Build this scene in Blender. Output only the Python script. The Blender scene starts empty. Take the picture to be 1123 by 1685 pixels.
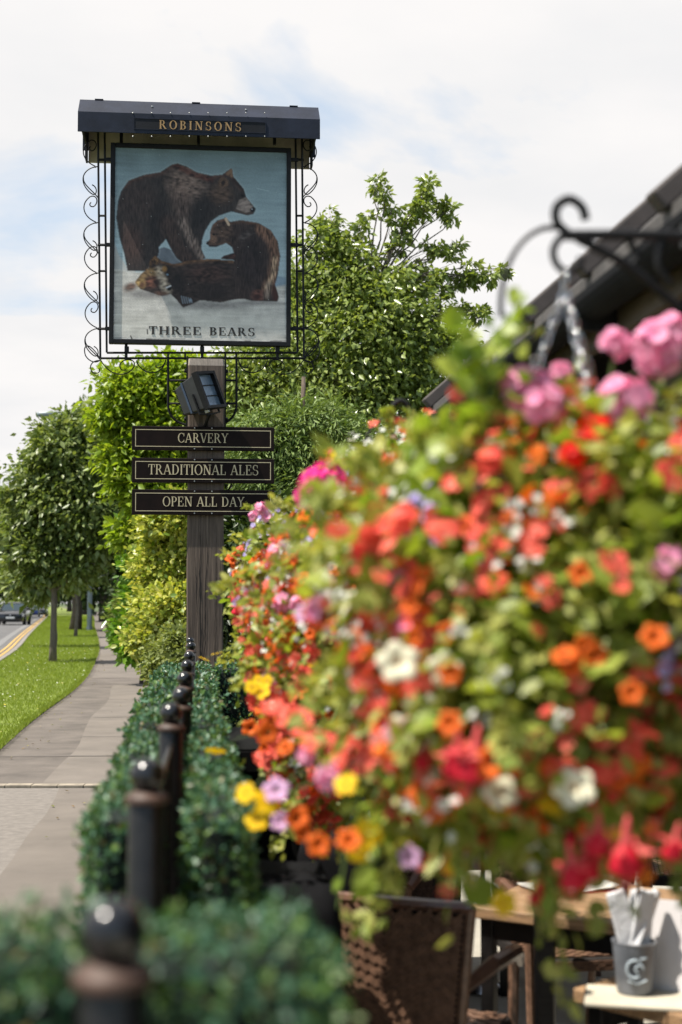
import bpy, bmesh, math, random
import numpy as np
from mathutils import Vector, Matrix, Euler
R = math.radians
random.seed(7); RNG = np.random.default_rng(7)
C = bpy.context.scene.collection
SC = bpy.context.scene

# ------------------------------------------------------------------ camera
FPX = 2340.0; CAMZ = 1.4; PITCH = R(3.64)
cam = bpy.data.cameras.new('camera'); camo = bpy.data.objects.new('camera', cam); C.objects.link(camo)
camo.location = (0, 0, CAMZ); camo.rotation_euler = (R(90) + PITCH, 0, 0)
cam.sensor_fit = 'VERTICAL'; cam.sensor_height = 36.0; cam.lens = FPX / 1685 * 36
cam.clip_start = 0.05; cam.clip_end = 3000
cam.dof.use_dof = True; cam.dof.focus_distance = 11.3; cam.dof.aperture_fstop = 2.65; cam.dof.aperture_blades = 0
SC.camera = camo
SC.render.resolution_x = 682; SC.render.resolution_y = 1024
SC.view_settings.view_transform = 'Standard'; SC.view_settings.look = 'None'
SC.view_settings.exposure = 0.80; SC.view_settings.gamma = 1.0
SC.cycles.max_bounces = 8; SC.cycles.transmission_bounces = 4; SC.cycles.transparent_max_bounces = 8
SC.cycles.use_denoising = True
SC.cycles.sample_clamp_indirect = 8

# ------------------------------------------------------------------ sun and sky
YAW = R(5.65)                       # the row of barrier posts, the sign and the building share this bearing
_l = Matrix.Rotation(YAW, 3, 'Z') @ Vector((-0.50, -0.13, 1.0))
SUNV = _l.normalized()
SUN_EL = math.asin(SUNV.z); SUN_AZ = math.atan2(SUNV.x, SUNV.y)
sl = bpy.data.lights.new('sun', 'SUN'); sl.energy = 5.0; sl.angle = R(0.53); sl.color = (1.0, 0.94, 0.84)
so = bpy.data.objects.new('sun', sl); C.objects.link(so)
so.rotation_euler = (-SUNV).to_track_quat('-Z', 'Y').to_euler(); so.location = (-20, -5, 40)

w = bpy.data.worlds.new('World'); SC.world = w; w.use_nodes = True
nt = w.node_tree; nt.nodes.clear()
def wn(t, **k):
    n = nt.nodes.new(t)
    for a, b in k.items(): setattr(n, a, b)
    return n
out = wn('ShaderNodeOutputWorld'); bg = wn('ShaderNodeBackground'); bg.inputs['Strength'].default_value = 0.10
sky = wn('ShaderNodeTexSky', sky_type='NISHITA'); sky.sun_disc = False
sky.sun_elevation = SUN_EL; sky.sun_rotation = SUN_AZ; sky.air_density = 1.0; sky.dust_density = 1.2; sky.ozone_density = 1.4
tc = wn('ShaderNodeTexCoord'); sep = wn('ShaderNodeSeparateXYZ'); nt.links.new(tc.outputs['Generated'], sep.inputs[0])
add = wn('ShaderNodeMath', operation='ADD'); nt.links.new(sep.outputs['Z'], add.inputs[0]); add.inputs[1].default_value = 0.12
mx = wn('ShaderNodeMath', operation='MAXIMUM'); nt.links.new(add.outputs[0], mx.inputs[0]); mx.inputs[1].default_value = 0.05
dx = wn('ShaderNodeMath', operation='DIVIDE'); nt.links.new(sep.outputs['X'], dx.inputs[0]); nt.links.new(mx.outputs[0], dx.inputs[1])
dy = wn('ShaderNodeMath', operation='DIVIDE'); nt.links.new(sep.outputs['Y'], dy.inputs[0]); nt.links.new(mx.outputs[0], dy.inputs[1])
cmb = wn('ShaderNodeCombineXYZ'); nt.links.new(dx.outputs[0], cmb.inputs[0]); nt.links.new(dy.outputs[0], cmb.inputs[1])
cmb.inputs[2].default_value = 3.7
n1 = wn('ShaderNodeTexNoise'); nt.links.new(cmb.outputs[0], n1.inputs['Vector'])
n1.inputs['Scale'].default_value = 1.15; n1.inputs['Detail'].default_value = 7; n1.inputs['Roughness'].default_value = 0.55; n1.inputs['Distortion'].default_value = 0.3
# thicker cover ahead (+Y), more broken overhead and behind
ay = wn('ShaderNodeMath', operation='MULTIPLY'); nt.links.new(sep.outputs['Y'], ay.inputs[0]); ay.inputs[1].default_value = 0.22
cv = wn('ShaderNodeMath', operation='ADD'); nt.links.new(n1.outputs['Fac'], cv.inputs[0]); nt.links.new(ay.outputs[0], cv.inputs[1])
cr = wn('ShaderNodeValToRGB'); nt.links.new(cv.outputs[0], cr.inputs[0])
cr.color_ramp.elements[0].position = 0.445; cr.color_ramp.elements[0].color = (0, 0, 0, 1)
cr.color_ramp.elements[1].position = 0.59; cr.color_ramp.elements[1].color = (1, 1, 1, 1)
n2 = wn('ShaderNodeTexNoise'); nt.links.new(cmb.outputs[0], n2.inputs['Vector']); n2.inputs['Scale'].default_value = 2.2; n2.inputs['Detail'].default_value = 5
cr2 = wn('ShaderNodeValToRGB'); nt.links.new(n2.outputs['Fac'], cr2.inputs[0])
cr2.color_ramp.elements[0].position = 0.30; cr2.color_ramp.elements[0].color = (5.05, 5.05, 5.1, 1)
cr2.color_ramp.elements[1].position = 0.60; cr2.color_ramp.elements[1].color = (5.6, 5.48, 5.42, 1)
thin = wn('ShaderNodeMix', data_type='RGBA'); thin.inputs[0].default_value = 0.50          # thin veil over the blue
nt.links.new(sky.outputs[0], thin.inputs[6]); thin.inputs[7].default_value = (3.9, 4.9, 5.8, 1)
mixc = wn('ShaderNodeMix', data_type='RGBA'); nt.links.new(cr.outputs[0], mixc.inputs[0])
nt.links.new(thin.outputs[2], mixc.inputs[6]); nt.links.new(cr2.outputs[0], mixc.inputs[7])
nt.links.new(mixc.outputs[2], bg.inputs['Color']); nt.links.new(bg.outputs[0], out.inputs[0])

# ------------------------------------------------------------------ helpers
def at(px, py, Y):
    """point seen at photograph pixel (px,py) at distance Y ahead of the camera"""
    a = (px - 561.5) / FPX; b = (842.5 - py) / FPX
    d = Vector((a, math.cos(PITCH) - b * math.sin(PITCH), math.sin(PITCH) + b * math.cos(PITCH)))
    return Vector((0, 0, CAMZ)) + d * (Y / d.y)
def srgb(r, g, b):
    f = lambda c: (c / 255 / 12.92) if c / 255 <= 0.04045 else ((c / 255 + 0.055) / 1.055) ** 2.4
    return (f(r), f(g), f(b), 1)

class NT:
    def __init__(s, name):
        s.m = bpy.data.materials.new(name); s.m.use_nodes = True; s.t = s.m.node_tree
        s.b = s.t.nodes['Principled BSDF']; s.o = s.t.nodes['Material Output']
    def n(s, t, **k):
        x = s.t.nodes.new(t)
        for a, b in k.items(): setattr(x, a, b)
        return x
    def l(s, a, b): s.t.links.new(a, b)
AK = 0.80
def mat(name, col, rough=0.6, metal=0.0, var=0.15, scale=12.0, bump=0.0, bscale=60.0, col2=None, spec=0.5, coat=0.0, stretch=None, detail=5):
    """principled surface with noise-varied colour and optional bump"""
    col = tuple(c * AK for c in col[:3])
    N = NT(name); b = N.b
    tcn = N.n('ShaderNodeTexCoord'); mp = N.n('ShaderNodeMapping'); N.l(tcn.outputs['Object'], mp.inputs[0])
    if stretch: mp.inputs['Scale'].default_value = stretch
    nz = N.n('ShaderNodeTexNoise'); nz.inputs['Scale'].default_value = scale; nz.inputs['Detail'].default_value = detail; nz.inputs['Roughness'].default_value = 0.6
    N.l(mp.outputs[0], nz.inputs['Vector'])
    rp = N.n('ShaderNodeValToRGB'); N.l(nz.outputs['Fac'], rp.inputs[0])
    c1 = tuple(max(0, c * (1 - var)) for c in col[:3]) + (1,)
    c2 = (tuple(min(1, c * (1 + var)) for c in col[:3]) + (1,)) if col2 is None else tuple(col2[:3]) + (1,)
    rp.color_ramp.elements[0].position = 0.34; rp.color_ramp.elements[0].color = c1
    rp.color_ramp.elements[1].position = 0.66; rp.color_ramp.elements[1].color = c2
    N.l(rp.outputs[0], b.inputs['Base Color'])
    b.inputs['Roughness'].default_value = rough; b.inputs['Metallic'].default_value = metal
    b.inputs['Specular IOR Level'].default_value = spec; b.inputs['Coat Weight'].default_value = coat
    if bump > 0:
        nb = N.n('ShaderNodeTexNoise'); nb.inputs['Scale'].default_value = bscale; nb.inputs['Detail'].default_value = 4
        N.l(mp.outputs[0], nb.inputs['Vector'])
        bp = N.n('ShaderNodeBump'); bp.inputs['Strength'].default_value = bump; bp.inputs['Distance'].default_value = 0.01
        N.l(nb.outputs['Fac'], bp.inputs['Height']); N.l(bp.outputs[0], b.inputs['Normal'])
    return N.m
def leafmat(name, cols, trans=0.35, rough=0.45, spec=0.4, tint=(1.25, 1.25, 0.55)):
    """leaf or petal: colour differs from leaf to leaf, light passes through"""
    N = NT(name); b = N.b
    g = N.n('ShaderNodeNewGeometry'); rp = N.n('ShaderNodeValToRGB'); N.l(g.outputs['Random Per Island'], rp.inputs[0])
    while len(rp.color_ramp.elements) < len(cols): rp.color_ramp.elements.new(0.5)
    for i, c in enumerate(cols):
        rp.color_ramp.elements[i].position = i / max(1, len(cols) - 1); rp.color_ramp.elements[i].color = tuple(c[:3]) + (1,)
    N.l(rp.outputs[0], b.inputs['Base Color'])
    b.inputs['Roughness'].default_value = rough; b.inputs['Specular IOR Level'].default_value = spec
    tr = N.n('ShaderNodeBsdfTranslucent'); ml = N.n('ShaderNodeMix', data_type='RGBA', blend_type='MULTIPLY'); ml.inputs[0].default_value = 1
    N.l(rp.outputs[0], ml.inputs[6]); ml.inputs[7].default_value = tint + (1,)
    N.l(ml.outputs[2], tr.inputs[0])
    ms = N.n('ShaderNodeMixShader'); ms.inputs[0].default_value = trans
    N.l(b.outputs[0], ms.inputs[1]); N.l(tr.outputs[0], ms.inputs[2]); N.l(ms.outputs[0], N.o.inputs[0])
    return N.m

class MB:
    def __init__(s): s.v = []; s.f = []; s.mi = []; s.cur = 0
    def add(s, vs, fs):
        o = len(s.v); s.v += [tuple(p) for p in vs]; s.f += [tuple(i + o for i in f) for f in fs]; s.mi += [s.cur] * len(fs); return s
    def box(s, c, size, rot=None, taper=1.0):
        x, y, z = (d / 2 for d in size)
        p = [Vector(q) for q in ((-x, -y, -z), (x, -y, -z), (x, y, -z), (-x, y, -z), (-x * taper, -y * taper, z), (x * taper, -y * taper, z), (x * taper, y * taper, z), (-x * taper, y * taper, z))]
        M = rot if rot is not None else Matrix.Identity(3)
        if isinstance(M, Euler): M = M.to_matrix()
        return s.add([M @ q + Vector(c) for q in p], [(0, 3, 2, 1), (4, 5, 6, 7), (0, 1, 5, 4), (1, 2, 6, 5), (2, 3, 7, 6), (3, 0, 4, 7)])
    def span(s, a, b):
        return s.box([(a[i] + b[i]) / 2 for i in range(3)], [abs(b[i] - a[i]) for i in range(3)])
    def tube(s, pts, r, n=8, cap=True, closed=False):
        pts = [Vector(p) for p in pts]; k = len(pts)
        rs = r if isinstance(r, (list, tuple)) else [r] * k
        up = None; rings = []
        for i, p in enumerate(pts):
            if closed: t = pts[(i + 1) % k] - pts[i - 1]
            else: t = (pts[min(i + 1, k - 1)] - pts[max(i - 1, 0)])
            t.normalize()
            if up is None:
                up = t.cross(Vector((0, 0, 1)) if abs(t.z) < 0.9 else Vector((1, 0, 0))).normalized()
            else:
                up = (up - t * up.dot(t))
                if up.length < 1e-6: up = t.orthogonal()
                up.normalize()
            b = t.cross(up)
            rings.append([p + (up * math.cos(2 * math.pi * j / n) + b * math.sin(2 * math.pi * j / n)) * rs[i] for j in range(n)])
        vs = [q for ring in rings for q in ring]; fs = []
        for i in range(k if closed else k - 1):
            a = i * n; c = ((i + 1) % k) * n
            for j in range(n): fs.append((a + j, a + (j + 1) % n, c + (j + 1) % n, c + j))
        if cap and not closed:
            fs.append(tuple(range(n - 1, -1, -1))); fs.append(tuple((k - 1) * n + j for j in range(n)))
        return s.add(vs, fs)
    def lathe(s, prof, c=(0, 0, 0), n=24, M=None):
        vs = []; fs = []
        for r, z in prof:
            for j in range(n):
                a = 2 * math.pi * j / n; q = Vector((r * math.cos(a), r * math.sin(a), z))
                if M is not None: q = M @ q
                vs.append(q + Vector(c))
        for i in range(len(prof) - 1):
            for j in range(n): fs.append((i * n + j, i * n + (j + 1) % n, (i + 1) * n + (j + 1) % n, (i + 1) * n + j))
        if prof[0][0] > 1e-5: fs.append(tuple(range(n - 1, -1, -1)))
        if prof[-1][0] > 1e-5: fs.append(tuple((len(prof) - 1) * n + j for j in range(n)))
        return s.add(vs, fs)
    def prism(s, poly, fn, a, b):
        """outline poly (2-D) swept from a to b; fn(u,v,w) gives the 3-D point"""
        n = len(poly)
        vs = [fn(u, v, a) for u, v in poly] + [fn(u, v, b) for u, v in poly]
        fs = [tuple(range(n - 1, -1, -1)), tuple(range(n, 2 * n))] + [(i, (i + 1) % n, n + (i + 1) % n, n + i) for i in range(n)]
        return s.add(vs, fs)
    def build(s, name, mats, parent=None, smooth=False, bevel=0.0, loc=None):
        me = bpy.data.meshes.new(name); me.from_pydata(s.v, [], s.f)
        for m in (mats if isinstance(mats, (list, tuple)) else [mats]): me.materials.append(m)
        if max(s.mi, default=0) > 0: me.polygons.foreach_set('material_index', s.mi)
        me.validate(); bm = bmesh.new(); bm.from_mesh(me); bmesh.ops.recalc_face_normals(bm, faces=bm.faces); bm.to_mesh(me); bm.free()
        if smooth: me.shade_smooth() if hasattr(me, 'shade_smooth') else me.polygons.foreach_set('use_smooth', [True] * len(me.polygons))
        o = bpy.data.objects.new(name, me); C.objects.link(o)
        if parent: o.parent = parent
        if loc: o.location = loc
        if bevel > 0:
            bv = o.modifiers.new('bevel', 'BEVEL'); bv.width = bevel; bv.segments = 2; bv.limit_method = 'ANGLE'; bv.angle_limit = R(40)
        return o
def smooth_by_angle(o, ang=40):
    me = o.data; me.polygons.foreach_set('use_smooth', [True] * len(me.polygons))
    me.set_sharp_from_angle(angle=R(ang)) if hasattr(me, 'set_sharp_from_angle') else None
    return o
def fastmesh(name, V, F, mats, parent=None, smooth=False, attr=None):
    """V (n,3) array, F (m,k) array of equal-sided faces"""
    me = bpy.data.meshes.new(name); V = np.asarray(V, np.float32); F = np.asarray(F, np.int32); m, k = F.shape
    me.vertices.add(len(V)); me.vertices.foreach_set('co', V.ravel())
    me.loops.add(m * k); me.loops.foreach_set('vertex_index', F.ravel())
    me.polygons.add(m); me.polygons.foreach_set('loop_start', np.arange(0, m * k, k, dtype=np.int32))
    if smooth: me.polygons.foreach_set('use_smooth', np.ones(m, bool))
    for q in (mats if isinstance(mats, (list, tuple)) else [mats]): me.materials.append(q)
    me.update(calc_edges=True)
    if attr is not None:
        ca = me.color_attributes.new('paint', 'FLOAT_COLOR', 'POINT'); ca.data.foreach_set('color', np.asarray(attr, np.float32).ravel())
    o = bpy.data.objects.new(name, me); C.objects.link(o)
    if parent: o.parent = parent
    return o
def unit(a): return a / np.maximum(np.linalg.norm(a, axis=-1, keepdims=True), 1e-9)
def scatter(tv, tf, P, A, Nn, S):
    """copies of a template (x = width, y = length, z = normal) at P, lying along A, facing Nn, scaled by S"""
    tv = np.asarray(tv, float); tf = np.asarray(tf, int); n = len(P)
    A = unit(A); X = unit(np.cross(A, Nn)); Z = np.cross(X, A)
    S = np.asarray(S, float).reshape(n, 1, 1)
    V = (tv[None, :, 0:1] * X[:, None] + tv[None, :, 1:2] * A[:, None] + tv[None, :, 2:3] * Z[:, None]) * S + P[:, None]
    F = tf[None] + (np.arange(n) * len(tv))[:, None, None]
    return V.reshape(-1, 3), F.reshape(-1, tf.shape[1])
LEAF = ([(0, 0, 0), (0.26, 0.45, 0.09), (0, 1, -0.05), (-0.26, 0.45, 0.09)], [(0, 1, 2), (0, 2, 3)])
OVAL = ([(0, 0, 0), (0.24, 0.22, 0.07), (0.30, 0.6, 0.08), (0, 1, -0.02), (-0.30, 0.6, 0.08), (-0.24, 0.22, 0.07), (0, 0.5, 0)],
        [(0, 1, 6), (1, 2, 6), (2, 3, 6), (3, 4, 6), (4, 5, 6), (5, 0, 6)])
def rnd_unit(n): return unit(RNG.normal(size=(n, 3)))
def ball(n, c, r):
    r = np.asarray(r, float); d = rnd_unit(n); return np.asarray(c) + d * (RNG.random((n, 1)) ** (1 / 2.4)) * r

def tag(o, label=None, cat=None, group=None, kind=None):
    if label: o['label'] = label
    if cat: o['category'] = cat
    if group: o['group'] = group
    if kind: o['kind'] = kind
    return o
def thing(name, label, cat, loc=(0, 0, 0), rz=0.0, group=None):
    o = bpy.data.objects.new(name, None); C.objects.link(o); o.location = loc; o.rotation_euler = (0, 0, rz); o.empty_display_size = 0.2
    return tag(o, label, cat, group)
def kids(o): return [c for c in C.objects if c.parent == o]
def copy_tree(o, parent=None):
    c = o.copy(); C.objects.link(c)
    if parent: c.parent = parent
    for ch in kids(o): copy_tree(ch, c)
    return c
def row(x, y, z=0.0):
    """point in the frame of the barrier row: x across to the right, y along it away from the camera"""
    q = Matrix.Rotation(YAW, 3, 'Z') @ Vector((x, y, z)); return q
def ter(px, Y): return np.interp(px, *Y)

# ------------------------------------------------------------------ lettering: serif capitals built from stems, hairlines and bowls
def glyph(ch, bold=0.15, thin=0.055):
    """list of outlines in a box one unit high; returns (outlines, advance)"""
    T, t = bold, thin; O = []
    def V(x, y0=0.0, y1=1.0, w=None): w = w or T; O.append([(x - w / 2, y0), (x + w / 2, y0), (x + w / 2, y1), (x - w / 2, y1)])
    def H(y, x0, x1, w=None): w = w or t; O.append([(x0, y - w / 2), (x1, y - w / 2), (x1, y + w / 2), (x0, y + w / 2)])
    def L(x0, y0, x1, y1, w): O.append([(x0 - w / 2, y0), (x0 + w / 2, y0), (x1 + w / 2, y1), (x1 - w / 2, y1)])
    def sf(x, y, h=0.14): H(y + (t * 0.5 if y < 0.5 else -t * 0.5), x - h, x + h, t)
    def arc(cx, cy, rx, ry, a0, a1, n=14, tk=None):
        tk = tk or T; outer = []; inner = []
        for i in range(n + 1):
            a = R(a0 + (a1 - a0) * i / n); outer.append((cx + rx * math.cos(a), cy + ry * math.sin(a))); inner.append((cx + (rx - tk) * math.cos(a), cy + (ry - t) * math.sin(a)))
        for i in range(n): O.append([inner[i], outer[i], outer[i + 1], inner[i + 1]])
    if ch == 'A': L(0.10, 0, 0.40, 1, t * 1.3); L(0.74, 0, 0.42, 1, T * 1.05); H(0.33, 0.2, 0.64); sf(0.10, 0, 0.12); sf(0.74, 0, 0.15); a = 0.86
    elif ch == 'B': V(0.18); arc(0.36, 0.755, 0.27, 0.245, -90, 90); arc(0.36, 0.265, 0.32, 0.265, -90, 90); H(0.97, 0.1, 0.37); H(0.028, 0.1, 0.37); H(0.515, 0.18, 0.37); sf(0.16, 0); sf(0.16, 1); a = 0.76
    elif ch == 'C': arc(0.45, 0.5, 0.41, 0.52, 48, 312); V(0.735, 0.66, 0.98, t * 1.2); V(0.735, 0.06, 0.28, t * 1.2); a = 0.84
    elif ch == 'D': V(0.18); arc(0.36, 0.5, 0.42, 0.5, -90, 90); H(0.972, 0.05, 0.37); H(0.028, 0.05, 0.37); a = 0.86
    elif ch == 'E': V(0.18); H(0.972, 0.05, 0.62); H(0.028, 0.05, 0.66); H(0.51, 0.2, 0.46); V(0.61, 0.72, 1.0, t); V(0.645, 0, 0.3, t); V(0.46, 0.40, 0.62, t); a = 0.74
    elif ch == 'H': V(0.18); V(0.72); H(0.51, 0.2, 0.7); [sf(x, y) for x in (0.18, 0.72) for y in (0, 1)]; a = 0.92
    elif ch == 'I': V(0.18); sf(0.18, 0); sf(0.18, 1); a = 0.38
    elif ch == 'L': V(0.18); sf(0.18, 1); H(0.028, 0.05, 0.62); V(0.61, 0, 0.32, t); a = 0.70
    elif ch == 'N': V(0.17, w=t * 1.3); V(0.75, w=t * 1.3); L(0.74, 0, 0.19, 1, T * 1.1); sf(0.17, 0); sf(0.14, 1, 0.11); sf(0.75, 1); a = 0.92
    elif ch == 'O': arc(0.46, 0.5, 0.42, 0.52, 0, 360, 26); a = 0.92
    elif ch == 'P': V(0.18); arc(0.36, 0.72, 0.29, 0.28, -90, 90); H(0.972, 0.05, 0.37); H(0.47, 0.18, 0.37); sf(0.18, 0); a = 0.70
    elif ch == 'R': V(0.18); arc(0.36, 0.74, 0.28, 0.26, -90, 90); H(0.972, 0.05, 0.37); H(0.508, 0.18, 0.37); sf(0.18, 0); L(0.73, 0, 0.42, 0.50, T * 1.05); sf(0.76, 0, 0.09); a = 0.86
    elif ch == 'S':
        arc(0.34, 0.745, 0.28, 0.275, 40, 262, 14, T * 0.85); arc(0.36, 0.255, 0.30, 0.275, -142, 88, 14, T * 0.85); V(0.56, 0.70, 0.99, t); V(0.09, 0.02, 0.32, t); a = 0.70
    elif ch == 'T': V(0.37); H(0.972, 0.04, 0.70); V(0.06, 0.70, 1.0, t); V(0.68, 0.70, 1.0, t); sf(0.37, 0); a = 0.74
    elif ch == 'V': L(0.40, 0, 0.10, 1, T * 1.05); L(0.42, 0, 0.72, 1, t * 1.3); sf(0.10, 1); sf(0.72, 1, 0.11); a = 0.80
    elif ch == 'Y': V(0.40, 0, 0.48); L(0.40, 0.46, 0.12, 1, T); L(0.41, 0.46, 0.70, 1, t * 1.3); sf(0.40, 0); sf(0.12, 1); sf(0.70, 1, 0.11); a = 0.80
    else: a = 0.42
    return O, a
def lettering(text, x0, x1, z0, z1, y, bold=0.15, thin=0.055, gap=0.05, depth=0.002):
    """raised capitals in the local x-z plane, facing -y, filling x0..x1 by z0..z1"""
    gl = []; X = 0
    for ch in text: O, a = glyph(ch, bold, thin); gl.append((O, X)); X += a + gap
    X -= gap; sx = (x1 - x0) / X; sz = z1 - z0; m = MB(); k = 0
    for O, ox in gl:
        for poly in O:
            e = 0.00012 * (k % 7); k += 1
            m.prism(poly, lambda u, v, w_: (x0 + (ox + u) * sx, w_, z0 + v * sz), y, y - depth - e)
    return m
# ------------------------------------------------------------------ materials
M = {}
M['asphalt'] = mat('asphalt', (0.125, 0.122, 0.122), 0.9, var=0.22, scale=1.2, bump=0.35, bscale=160, detail=9)
M['path_old'] = mat('path_old', (0.132, 0.111, 0.094), 0.9, var=0.26, scale=2.2, bump=0.3, bscale=120, detail=9)
M['path_new'] = mat('path_new', (0.170, 0.145, 0.122), 0.9, var=0.15, scale=1.7, bump=0.3, bscale=120, detail=9)
M['drive'] = mat('driveway', (0.195, 0.172, 0.150), 0.9, var=0.17, scale=16, bump=0.25, bscale=140, detail=10)
M['kerbstone'] = mat('kerbstone', (0.24, 0.215, 0.19), 0.85, var=0.2, scale=9, bump=0.3)
M['seam_and_wire_shadow'] = mat('seam_and_wire_shadow', (0.10, 0.088, 0.08), 0.9, var=0.3, scale=8)
M['yellow_line'] = mat('yellow_line', (0.56, 0.35, 0.09), 0.75, var=0.25, scale=14)
M['soil'] = mat('soil', (0.06, 0.045, 0.03), 0.95, var=0.3, scale=6, bump=0.8, bscale=30)
M['turf'] = mat('turf', (0.165, 0.215, 0.026), 0.9, var=0.3, scale=3.5, bump=0.6, bscale=90, detail=9)
M['field'] = mat('field', (0.07, 0.10, 0.03), 0.95, var=0.3, scale=0.3)
M['paving'] = mat('paving', (0.40, 0.37, 0.31), 0.85, var=0.12, scale=3, bump=0.2)
M['black'] = mat('black_iron', (0.011, 0.011, 0.012), 0.5, var=0.25, scale=30, bump=0.12, bscale=90, spec=0.2)
M['post_black'] = mat('post_black', (0.010, 0.009, 0.009), 0.36, var=0.35, scale=40, spec=0.42, bump=0.08, bscale=120)
M['ball_black'] = mat('ball_black', (0.010, 0.009, 0.010), 0.17, var=0.35, scale=40, spec=0.6, bump=0.03, bscale=90)
M['copper'] = mat('copper_collar', (0.062, 0.030, 0.018), 0.6, metal=0.0, var=0.45, scale=22)
M['navy'] = mat('navy_roof', (0.016, 0.021, 0.038), 0.6, spec=.22, var=0.25, scale=7, bump=0.1, bscale=25)
M['navy_panel'] = mat('navy_panel', (0.013, 0.014, 0.018), 0.6, spec=.2, var=0.25, scale=9)
M['cream_in'] = mat('cream_inside', (0.70, 0.62, 0.45), 0.7, var=0.2, scale=5)
M['gold'] = mat('gold_letter', (0.44, 0.265, 0.105), 0.5, var=0.12, scale=40)
M['cream_gold'] = mat('cream_gold_letter', (0.62, 0.52, 0.33), 0.5, var=0.08, scale=40)
M['board'] = mat('board_black', (0.011, 0.0055, 0.0045), 0.55, var=0.3, scale=8, spec=0.12, bump=0.03, bscale=12)
M['ink'] = mat('ink_letter', (0.028, 0.024, 0.020), 0.6, var=0.3, scale=30)
M['steel'] = mat('steel', (0.62, 0.62, 0.63), 0.22, metal=1.0, var=0.15, scale=30)
M['screw'] = mat('screw', (0.5, 0.5, 0.48), 0.35, metal=0.9)

def wood_post():
    N = NT('weathered_oak'); tcn = N.n('ShaderNodeTexCoord'); mp = N.n('ShaderNodeMapping'); mp.inputs['Scale'].default_value = (34, 34, 1.3); N.l(tcn.outputs['Object'], mp.inputs[0])
    nz = N.n('ShaderNodeTexNoise'); nz.inputs['Scale'].default_value = 1.6; nz.inputs['Detail'].default_value = 8; nz.inputs['Roughness'].default_value = 0.65; N.l(mp.outputs[0], nz.inputs[0])
    rp = N.n('ShaderNodeValToRGB'); N.l(nz.outputs[0], rp.inputs[0])
    rp.color_ramp.elements[0].position = 0.3; rp.color_ramp.elements[0].color = (0.044, 0.030, 0.022, 1)
    rp.color_ramp.elements[1].position = 0.72; rp.color_ramp.elements[1].color = (0.158, 0.116, 0.088, 1)
    n2 = N.n('ShaderNodeTexNoise'); n2.inputs['Scale'].default_value = 1.1; n2.inputs['Detail'].default_value = 4; N.l(tcn.outputs['Object'], n2.inputs[0])
    mxn = N.n('ShaderNodeMix', data_type='RGBA', blend_type='MULTIPLY'); mxn.inputs[0].default_value = 0.6; N.l(rp.outputs[0], mxn.inputs[6]); N.l(n2.outputs[0], mxn.inputs[7])
    mm = N.n('ShaderNodeMix', data_type='RGBA', blend_type='ADD'); mm.inputs[0].default_value = 0.25; N.l(mxn.outputs[2], mm.inputs[6]); N.l(rp.outputs[0], mm.inputs[7])
    N.l(mm.outputs[2], N.b.inputs['Base Color']); N.b.inputs['Roughness'].default_value = 0.85
    bp = N.n('ShaderNodeBump'); bp.inputs['Strength'].default_value = 0.6; bp.inputs['Distance'].default_value = 0.01; N.l(nz.outputs[0], bp.inputs['Height']); N.l(bp.outputs[0], N.b.inputs['Normal'])
    return N.m
M['oak'] = wood_post()
M['oak_top'] = mat('pale_oak', (0.36, 0.30, 0.25), 0.85, var=0.25, scale=9, bump=0.4, stretch=(20, 20, 2))
M['crack'] = mat('crack', (0.012, 0.010, 0.009), 0.95, var=0.2)

# ------------------------------------------------------------------ the ground, verge, path, road
def struct(o): o['kind'] = 'structure'; return o
YS = np.array([-60, 0, 5, 11, 13.65, 16.5, 23.6, 29.5, 41.5, 59.6, 81, 121, 156, 260, 420], float)
PL = np.array([4.5, -1.7, -2.3, -2.95, -3.27, -3.64, -4.35, -5.19, -7.07, -10.25, -14.1, -21.0, -27.4, -48, -84], float)   # path, left edge
PR = np.array([5.9, -0.22, -0.72, -1.30, -1.56, -1.9, -2.85, -3.75, -5.95, -9.0, -12.5, -19.0, -25.2, -45.6, -81], float)  # path, right edge
KR = np.array([-3, -3.9, -4.5, -5.25, -5.55, -5.85, -6.6, -7.25, -9.35, -13.0, -17.2, -25.0, -31.9, -54, -93], float)     # verge meets kerb
RL = KR - np.array([7.5] * 15)
def fx(arr, y): return float(np.interp(y, YS, arr))
def yseq(y0, y1):
    s = [y0]
    while s[-1] < y1 - 1e-6: s.append(min(y1, s[-1] + max(0.8, 0.045 * abs(s[-1]))))
    return s
def smooth_edge(arr, y):
    d = max(1.5, 0.12 * abs(y)); return sum(fx(arr, y + d * k / 3) for k in range(-3, 4)) / 7
def strip(name, fa, fb, y0, y1, z, m, wob=0.0):
    V = []; F = []
    for i, y in enumerate(yseq(y0, y1)):
        V += [(fa(y) + random.uniform(-wob, wob), y, z), (fb(y) + random.uniform(-wob, wob), y, z)]
        if i: k = 2 * i; F.append((k - 2, k - 1, k + 1, k))
    b = MB(); b.add(V, F); return struct(b.build(name, m))
eL = lambda y: smooth_edge(PL, y)
eR = lambda y: smooth_edge(PR, y)
eK = lambda y: smooth_edge(KR, y)
eD = lambda y: smooth_edge(RL, y)
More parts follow.
